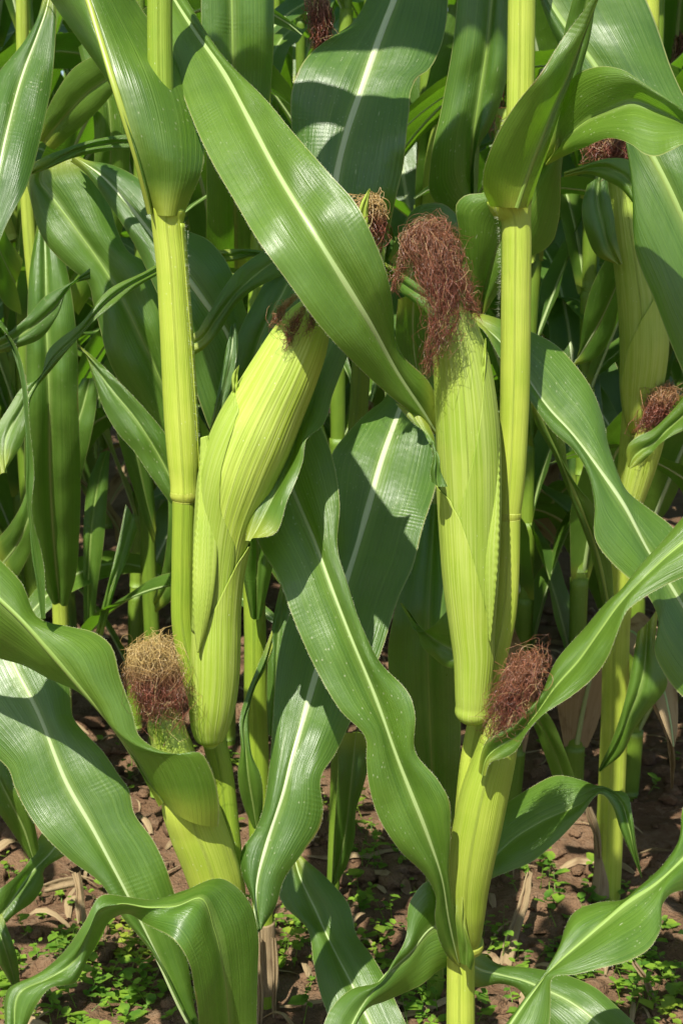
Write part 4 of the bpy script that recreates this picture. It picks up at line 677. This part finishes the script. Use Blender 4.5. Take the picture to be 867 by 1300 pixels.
leaf(PL, [(-40, 930), (-20, 1000), (0, 1032), (20, 1062), (38, 1090)], [(-20, 930), (0, 990), (14, 1018), (32, 1055), (42, 1088)], [(0, 925), (12, 975), (28, 1008), (44, 1045), (50, 1078)], [1.4, 1.38, 1.4], tint=0.15, mw=(3, 3), ribt=0.2, hair=True)
leaf(PL, [(60, 1050), (52, 1060), (38, 1093), (21, 1111), (0, 1128), (-30, 1150)], [(80, 1060), (67, 1080), (41, 1107), (14, 1145), (0, 1166), (-30, 1190)], [(100, 1075), (80, 1088), (55, 1107), (56, 1121), (45, 1142), (17, 1163), (0, 1180), (-30, 1210)], [1.5, 1.46, 1.42, 1.4], tint=-0.2, mw=(3, 3), ribt=0.5)
leaf(PL, [(-30, 1150), (-10, 1190), (0, 1225), (15, 1250)], [(-15, 1150), (2, 1190), (12, 1220), (20, 1250)], [(0, 1150), (14, 1190), (22, 1215), (26, 1248)], [1.42, 1.4, 1.42], tint=-0.5, mw=(2, 2), ribt=0.4)
leaf(PH, [(-10, 690), (10, 670), (28, 640), (40, 600)], [(0, 720), (20, 695), (38, 655), (48, 605)], [(10, 750), (30, 720), (48, 670), (56, 610)], [1.9, 1.85, 1.85], tint=0.0, mw=(3, 2), ribt=0.2)
leaf(PI, [(60, 620), (70, 560), (90, 510), (105, 480)], [(72, 640), (88, 570), (105, 520), (115, 480)], [(92, 650), (110, 580), (122, 520), (124, 480)], [2.05, 2.0, 2.0], tint=-0.1, mw=(3, 2), ribt=0.2)

# ------------------------------------------------------------------ the rows behind: prototypes, then copies
def proto_plant(seed, loc):
    r = random.Random(seed); rs = np.random.RandomState(seed)
    t = thing('corn_plant', 'corn plant', 'corn plant', (0, 0, 0))
    hgt = r.uniform(1.9, 2.15); lx, ly = r.uniform(-.05, .05), r.uniform(-.05, .05)
    def ax(z): return np.array([lx * (z / hgt) ** 1.5 + 0.006 * math.sin(z * 7 + seed), ly * (z / hgt) ** 1.5, z])
    zs = np.linspace(-0.03, hgt, 60)
    c = np.array([ax(max(z, 0)) + np.array([0, 0, min(z, 0)]) for z in zs]); rad = 0.0135 * (1 - 0.62 * zs / hgt) + 0.0014 * (np.abs(((zs + 0.1) % 0.17) - 0.085) < 0.008)
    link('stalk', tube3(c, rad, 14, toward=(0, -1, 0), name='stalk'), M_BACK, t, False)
    z = 0.12; az = r.uniform(0, 360); k = 0
    while z < hgt - 0.1:
        sgn = 180 * k + r.uniform(-28, 28); a = math.radians(az + sgn); d = np.array([math.cos(a), math.sin(a), 0]); q = np.array([-d[1], d[0], 0])
        ln = r.uniform(0.62, 0.88) * (0.6 + 0.4 * math.sin(math.pi * min(1, (z + 0.3) / hgt))); n = 30
        el0 = math.radians(r.uniform(62, 80)); drop = math.radians(r.uniform(80, 165)) * (1.0 if z < hgt * 0.7 else 0.6); tw = r.uniform(-1.1, 1.1)
        s = np.linspace(0, 1, n); e = el0 - drop * s ** r.uniform(1.3, 2.2)
        st = np.stack([np.cos(e), np.sin(e)], 1) * ln / (n - 1)
        x = np.concatenate([[0], np.cumsum(st[:-1, 0])]); zz = np.concatenate([[0], np.cumsum(st[:-1, 1])])
        sw = r.uniform(-0.12, 0.12) * s ** 2
        p0 = ax(z); rr = 0.0135 * (1 - 0.62 * z / hgt)
        M = p0 + (x + rr * 0.6)[:, None] * d + sw[:, None] * q + np.array([0, 0, 1.0]) * zz[:, None]
        M[:, 2] = np.maximum(M[:, 2], 0.02)
        T = nrmz(np.gradient(M, axis=0)); up = nrmz(np.cross(np.broadcast_to(q, T.shape), T)) * -1
        w = r.uniform(0.036, 0.046) * np.minimum(1, 0.42 + s * 3.2) * (1 - s ** 2.6) ** 0.8 + 0.0012
        ang = tw * s + 0.25 * np.sin(s * 5 + seed); A = np.cos(ang)[:, None] * q + np.sin(ang)[:, None] * up
        Up = nrmz(np.cross(T, A)); Up *= np.sign(Up[:, 2:3] + 1e-6); v = (0.30 * (1 - s * 0.8))[:, None]
        blade(t, M - A * w[:, None] + Up * v * w[:, None], M, M + A * w[:, None] + Up * v * w[:, None], 9, M_DRY if (k == 0 and seed % 3 == 0) else None, r.uniform(-0.5, 0.35), np.linspace(0.0042, 0.001, n), r.uniform(0.2, 0.9), seed=seed * 40 + k, world=False, wav=np.full(n, 0.008), view=False)
        # sheath below the leaf
        zz2 = np.linspace(max(0.02, z - 0.13), z + 0.004, 12); cc = np.array([ax(v_) for v_ in zz2])
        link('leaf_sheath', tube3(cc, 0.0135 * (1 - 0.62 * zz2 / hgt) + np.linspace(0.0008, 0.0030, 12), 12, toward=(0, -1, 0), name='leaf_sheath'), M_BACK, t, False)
        if 0.80 < z < 0.95 and seed % 2:
            pe = ax(z) + d * 0.018; de = nrmz(d * 0.35 + np.array([0, 0, 1.0])); ss = np.linspace(0, 1, 24)
            ce = pe + de * (ss * 0.23)[:, None]; re = 0.024 * np.sin(np.pi * np.clip(ss * 0.86 + 0.1, 0, 1)) ** 0.7 + 0.002
            eo = link('ear', tube3(ce, re, 28, toward=(0.3, -1, 0), ridges=14, ramp=0.012, lump=0.04, seed=seed, name='ear'), M_HUSK, t, False)
            tp = ce[-1]; g1 = np.stack([tp + de * 0.0 , tp + de * 0.04, tp + de * 0.05 + d * 0.02, tp + de * 0.02 + d * 0.035, tp - de * 0.03 + d * 0.035])
            gg = curve(g1, 60); silk3(eo, [(gg, np.linspace(0.009, 0.014, 60)), (curve(g1 + (g1 - tp) * -0.4 * np.abs(d), 60), np.linspace(0.009, 0.012, 60))], 90, r.uniform(0, 0.5), rs, 0.0006, 0.006, 6, 0.05, 14, 'silk', False)
        z += r.uniform(0.12, 0.155); k += 1
    return t
def kids(o): return [c for c in bpy.data.objects if c.parent is o]
def world_leaf(t, p0, azd, ln, el, drop, w0, tint, seed, tw=0.3, world=False):
    r = random.Random(seed); a = math.radians(azd); d = np.array([math.cos(a), math.sin(a), 0]); q = np.array([-d[1], d[0], 0]); n = 44; s = np.linspace(0, 1, n)
    e = math.radians(el) - math.radians(drop) * s ** 1.6; x = np.concatenate([[0], np.cumsum(np.cos(e)[:-1] * ln / (n - 1))]); zz = np.concatenate([[0], np.cumsum(np.sin(e)[:-1] * ln / (n - 1))])
    M = np.asarray(p0) + (x + 0.012)[:, None] * d + np.array([0, 0, 1.0]) * zz[:, None]; T = nrmz(np.gradient(M, axis=0)); up = -nrmz(np.cross(np.broadcast_to(q, T.shape), T))
    w = w0 * np.minimum(1, 0.42 + s * 3.2) * (1 - s ** 2.6) ** 0.8 + 0.0012; ang = tw * s + 0.2 * np.sin(s * 5 + seed); A = np.cos(ang)[:, None] * q + np.sin(ang)[:, None] * up
    Up = nrmz(np.cross(T, A)); Up *= np.sign(Up[:, 2:3] + 1e-6); v = (0.28 * (1 - s * 0.8))[:, None]
    return blade(t, M - A * w[:, None] + Up * v * w[:, None], M, M + A * w[:, None] + Up * v * w[:, None], 13, None, tint, np.linspace(0.005, 0.001, n), 0.5, seed=seed, world=world, wav=np.full(n, 0.008), view=False)
# the front plants go on above the frame
for pl, px, yy, yt, lv in ((PA, 203, 1.22, 1.25, [(1.16, 8, .62, 40, 95, .042), (1.47, 330, .62, 55, 100, .04), (1.62, 20, .55, 65, 90, .036), (1.76, -20, .45, 70, 80, .03)]),
                           (PB, 663, 1.2, 1.2, [(1.22, 185, .6, 50, 85, .042), (1.54, 200, .55, 60, 90, .038), (1.7, 10, .5, 70, 80, .034)]),
                           (PE, 475, 1.68, 1.66, [(1.3, 200, .7, 55, 110, .044), (1.45, 330, .7, 60, 110, .042), ]),
                           (PG, 600, 1.56, 1.56, [(1.44, 220, .7, 60, 110, .042)])):
    b0 = P(px, -50, yy); n_ = 30; tz = np.linspace(0, 1, n_); top = np.array([b0[0] + 0.01, yt, 1.95]); c_ = b0 + (top - b0) * tz[:, None]; rr_ = np.interp(tz, [0, 1], [0.0112, 0.004])
    st_ = link('stalk', tube3(c_, rr_, 20, name='stalk'), M_STALKG, pl)
    for k_, (z_, az_, ln_, el_, dr_, w_) in enumerate(lv):
        f_ = (z_ - b0[2]) / (1.95 - b0[2]); world_leaf(pl, b0 + (top - b0) * max(0, f_), az_, ln_, el_, dr_, w_, 0.0, 700 + k_ + int(px), world=True)
PROT = []
for i in range(6):
    p = proto_plant(11 + i, None); parts_ = kids(p); PROT.append((p, [(c, kids(c)) for c in parts_]))
used_p = set()
def dup(i, loc, rz, sc, label, group):
    p, parts_ = PROT[i]
    if i not in used_p: used_p.add(i); r_ = p
    else:
        r_ = p.copy(); COL.objects.link(r_)
        for c, gs in parts_:
            c2 = c.copy(); COL.objects.link(c2); c2.parent = r_
            for g in gs: g2 = g.copy(); COL.objects.link(g2); g2.parent = c2
    r_.location = loc; r_.rotation_euler = (rnd.uniform(-.04, .04), rnd.uniform(-.04, .04), rz); r_.scale = (sc, sc, sc); r_['label'] = label; r_['group'] = group
    return r_
rows = [(1.2, 'front row just past the frame', [-1.0, -1.2]), (1.82, 'first row behind, at the frame edge', [-1.0, -1.2, 1.0]), (2.1, 'loose row just behind', [-0.66, -0.48, 0.27, 0.36, 0.46, 0.7]), (2.45, 'second row back', None), (3.1, 'third row back', None), (3.8, 'fourth row back, small in the gaps', None), (4.6, 'fifth row back, far in the field', None), (5.5, 'last rows back, far off and dim', None), (6.3, 'last rows back, far off and dim', None), (7.2, 'last rows back, far off and dim', None), (8.2, 'last rows back, far off and dim', None)]
cnt = 0
ORD = 'first second third fourth fifth sixth seventh eighth ninth tenth eleventh twelfth thirteenth fourteenth fifteenth sixteenth seventeenth eighteenth nineteenth twentieth'.split()
for y, desc, xs in rows:
    hw = y * 0.27 + 0.5
    if xs is None:
        xs = []; x = -hw + rnd.uniform(0, .1)
        while x < hw: xs.append(x); x += rnd.uniform(0.14, 0.2) if y < 4 else rnd.uniform(0.16, 0.22)
    k_ = 0
    for x in xs:
        yy = y + rnd.uniform(-.07, .07)
        o_ = dup(cnt % 6 if cnt < 6 else rnd.randrange(6), (x, yy, gz(x, yy) - 0.01), rnd.uniform(0, 6.28), rnd.uniform(0.9, 1.12), 'leafy corn plant standing in the ' + desc, 'corn plants in the ' + desc); cnt += 1; k_ += 1
        if y < 3.5: o_['label'] = ORD[k_ - 1] + ' corn plant from the left in the ' + desc

# ------------------------------------------------------------------ weeds, clods and litter on the soil
def weeds():
    rs = np.random.RandomState(4); V = []; F = []; b = 0
    cl = [(float(P(px, 650, y)[0]), y, s, n) for px, y, s, n in [(60, 1.62, .10, 60), (140, 1.58, .10, 80), (200, 1.55, .10, 80), (230, 1.7, .08, 40), (440, 1.75, .10, 60), (480, 1.6, .1, 60), (520, 1.95, .08, 60), (660, 1.62, .06, 20), (700, 1.75, .08, 26), (830, 1.55, .09, 70), (800, 1.62, .08, 40), (860, 1.75, .1, 40), (690, 1.9, .1, 20), (350, 1.62, .08, 50), (250, 1.6, .06, 40), (400, 2.2, .2, 50), (700, 2.6, .4, 60), (100, 2.3, .3, 60), (30, 1.75, .1, 30), (540, 1.5, .06, 30)]]
    for cx, cy, sp, n in cl:
        for _ in range(int(n * .7)):
            x, y = cx + rs.normal() * sp * 0.7, cy + rs.normal() * sp * 0.7; z = gz(x, y); h = rs.uniform(0.008, 0.05); lean = rs.normal(size=2) * 0.012
            V += [(x - .0006, y, z), (x + .0006, y, z), (x + lean[0], y + lean[1], z + h)]; F.append((b, b + 1, b + 2)); b += 3
            for q in range(rs.randint(4, 9)):
                t = rs.uniform(0.35, 1); a = rs.uniform(0, 6.28); l = rs.uniform(0.005, 0.012) * (2.0 if rs.rand() < .18 else 1); w_ = l * rs.uniform(.28, .42); up = rs.uniform(-.1, .5)
                o = np.array([x + lean[0] * t, y + lean[1] * t, z + h * t]); d = np.array([math.cos(a), math.sin(a), up]); s = np.array([-math.sin(a), math.cos(a), rs.uniform(-.3, .3)])
                p = [o, o + d * l * .35 + s * w_, o + d * l * .75 + s * w_ * .8, o + d * l * 1.05 - np.array([0, 0, l * .15]), o + d * l * .75 - s * w_ * .8, o + d * l * .35 - s * w_]
                V += [tuple(v) for v in p]; F += [(b, b + 1, b + 2, b + 3), (b, b + 3, b + 4, b + 5)]; b += 6
    o = link('weeds', mesh('weeds', V, F), M_WEED); o['kind'] = 'stuff'; o['label'] = 'low green weeds sprouting on the soil between the plants'; o['category'] = 'weeds'
weeds()
def clods():
    rs = np.random.RandomState(9); V = []; F = []; b = 0
    g = (1 + 5 ** .5) / 2; ico = nrmz(np.array([(-1, g, 0), (1, g, 0), (-1, -g, 0), (1, -g, 0), (0, -1, g), (0, 1, g), (0, -1, -g), (0, 1, -g), (g, 0, -1), (g, 0, 1), (-g, 0, -1), (-g, 0, 1)], float))
    fi = np.array([(0, 11, 5), (0, 5, 1), (0, 1, 7), (0, 7, 10), (0, 10, 11), (1, 5, 9), (5, 11, 4), (11, 10, 2), (10, 7, 6), (7, 1, 8), (3, 9, 4), (3, 4, 2), (3, 2, 6), (3, 6, 8), (3, 8, 9), (4, 9, 5), (2, 4, 11), (6, 2, 10), (8, 6, 7), (9, 8, 1)])
    # one subdivision
    vs = [tuple(v) for v in ico]; f2 = []
    def mid(a, c): 
        m = nrmz((np.array(vs[a]) + np.array(vs[c])) / 2); vs.append(tuple(m)); return len(vs) - 1
    for a, c, d in fi: ab, bc, ca = mid(a, c), mid(c, d), mid(d, a); f2 += [(a, ab, ca), (c, bc, ab), (d, ca, bc), (ab, bc, ca)]
    sph = np.array(vs); f2 = np.array(f2)
    for _ in range(4200):
        y = rs.uniform(1.3, 3.6); x = rs.uniform(-1, 1) * (y * .26 + .1); s = 0.0022 + 0.018 * rs.rand() ** 6
        q = sph * (1 + 0.25 * np.sin(sph @ rs.normal(size=3) * 3.1 + rs.uniform(0, 6)) + 0.12 * np.sin(sph @ rs.normal(size=3) * 6))[:, None] * s * np.array([rs.uniform(.8, 1.4), rs.uniform(.8, 1.4), .7]) + np.array([x, y, gz(x, y) + s * .25])
        V.append(q); F.append(f2 + b); b += len(q)
    o = link('soil_clods', mesh('soil_clods', np.concatenate(V), np.concatenate(F)), M_CLOD); o['kind'] = 'stuff'; o['label'] = 'crumbly brown clods lying on the soil'; o['category'] = 'soil clods'
clods()
def strip(L, R, y, label, name='dry_leaf', curl=0.006):
    n = 40; l = curve(L, n); r = curve(R, n); ym = lin(y, n); a = P(l[:, 0], l[:, 1], ym); c = P(r[:, 0], r[:, 1], ym); nu = 9; V = np.zeros((n, nu, 3)); U = np.zeros((n, nu, 2)); rs = np.random.RandomState(len(label))
    wv = wnoise(n, len(label), 9)
    for j, t in enumerate(np.linspace(0, 1, nu)):
        V[:, j] = a + (c - a) * t - FW * (curl * (math.sin(t * 9 + 1) + 4 * t * (1 - t)) * (1 + .5 * wv))[:, None]; U[:, j, 0] = t; U[:, j, 1] = alen(a)
    o = link(name, mesh(name, V.reshape(-1, 3), gridfaces(n, nu), U.reshape(-1, 2), U.reshape(-1, 2)), M_DRY); o['label'] = label; o['category'] = 'dry leaf'; return o
strip([(668, 1105), (655, 1150), (640, 1190), (632, 1225)], [(676, 1105), (672, 1145), (660, 1185), (652, 1222)], [1.72, 1.6], 'dead crinkled corn leaf hanging right of the front ear sheath')
strip([(92, 1108), (98, 1130), (96, 1150), (100, 1170)], [(102, 1106), (106, 1130), (108, 1152), (110, 1168)], [1.62, 1.58], 'dead brown corn leaf dangling at lower left below broad leaf')
strip([(745, 1230), (748, 1250), (757, 1270), (765, 1290)], [(775, 1218), (772, 1245), (775, 1262), (768, 1292)], [1.62, 1.55], 'pale papery husk leaf lying beneath the right bottom leaf')
strip([(800, 1222), (815, 1245), (823, 1270), (830, 1305)], [(805, 1218), (824, 1245), (832, 1270), (838, 1305)], [1.52, 1.48], 'tan dry leaf strip at lower right hanging towards the soil')
strip([(430, 950), (428, 1000), (426, 1040), (428, 1060)], [(440, 950), (440, 1000), (436, 1040), (434, 1060)], [1.68, 1.7], 'yellowed dead leaf strip in the gap between the crossing leaves')
strip([(826, 895), (842, 930), (848, 965), (850, 1000)], [(836, 892), (852, 930), (856, 965), (853, 1000)], [1.85, 1.9], 'thin withered leaf hanging right of the back stalk')
strip([(55, 1122), (75, 1115), (95, 1112)], [(58, 1134), (78, 1130), (95, 1126)], [1.7, 1.68], 'bleached leaf scrap lying on soil at lower left', curl=0.002)

def litter():
    """bits of straw and torn dead leaf trodden into the soil"""
    rs = np.random.RandomState(15); V = []; F = []; U = []; base = 0
    for _ in range(420):
        y = rs.uniform(1.35, 3.4); x = rs.uniform(-1, 1) * (y * .26 + .1); n = 7; ln = rs.uniform(0.02, 0.10) * (1.8 if rs.rand() < .15 else 1); wd = rs.uniform(0.001, 0.004) if rs.rand() < .75 else rs.uniform(0.004, 0.007)
        a = rs.uniform(0, 6.28); bend = rs.normal() * 0.9; s = np.linspace(0, 1, n); ang = a + bend * s; st = np.stack([np.cos(ang), np.sin(ang)], 1) * ln / n; xy = np.array([x, y]) + np.cumsum(st, 0)
        z = np.array([gz(*q) for q in xy]) + 0.003 + np.abs(rs.normal()) * 0.008 * np.sin(s * np.pi) + rs.uniform(0, .012) * s; w = wd * np.sin(np.pi * np.clip(s * .9 + .08, 0, 1)) ** .6
        nr = np.stack([-np.sin(ang), np.cos(ang), rs.normal() * .5 * np.ones(n)], 1); c = np.column_stack([xy, z])
        V.append(np.stack([c - nr * w[:, None], c + np.array([0, 0, 1]) * (w * .5)[:, None], c + nr * w[:, None]], 1).reshape(-1, 3)); F.append(gridfaces(n, 3) + base); base += n * 3
        U.append(np.stack([np.broadcast_to(np.array([0, .5, 1.]) * .1 + rs.rand(), (n, 3)), np.broadcast_to((s * ln)[:, None] + rs.rand(), (n, 3))], -1).reshape(-1, 2))
    o = link('straw_litter', mesh('straw_litter', np.concatenate(V), np.concatenate(F), np.concatenate(U), np.concatenate(U)), M_DRY); o['kind'] = 'stuff'; o['label'] = 'bits of straw and torn dead leaf lying on the soil'; o['category'] = 'plant litter'
litter()
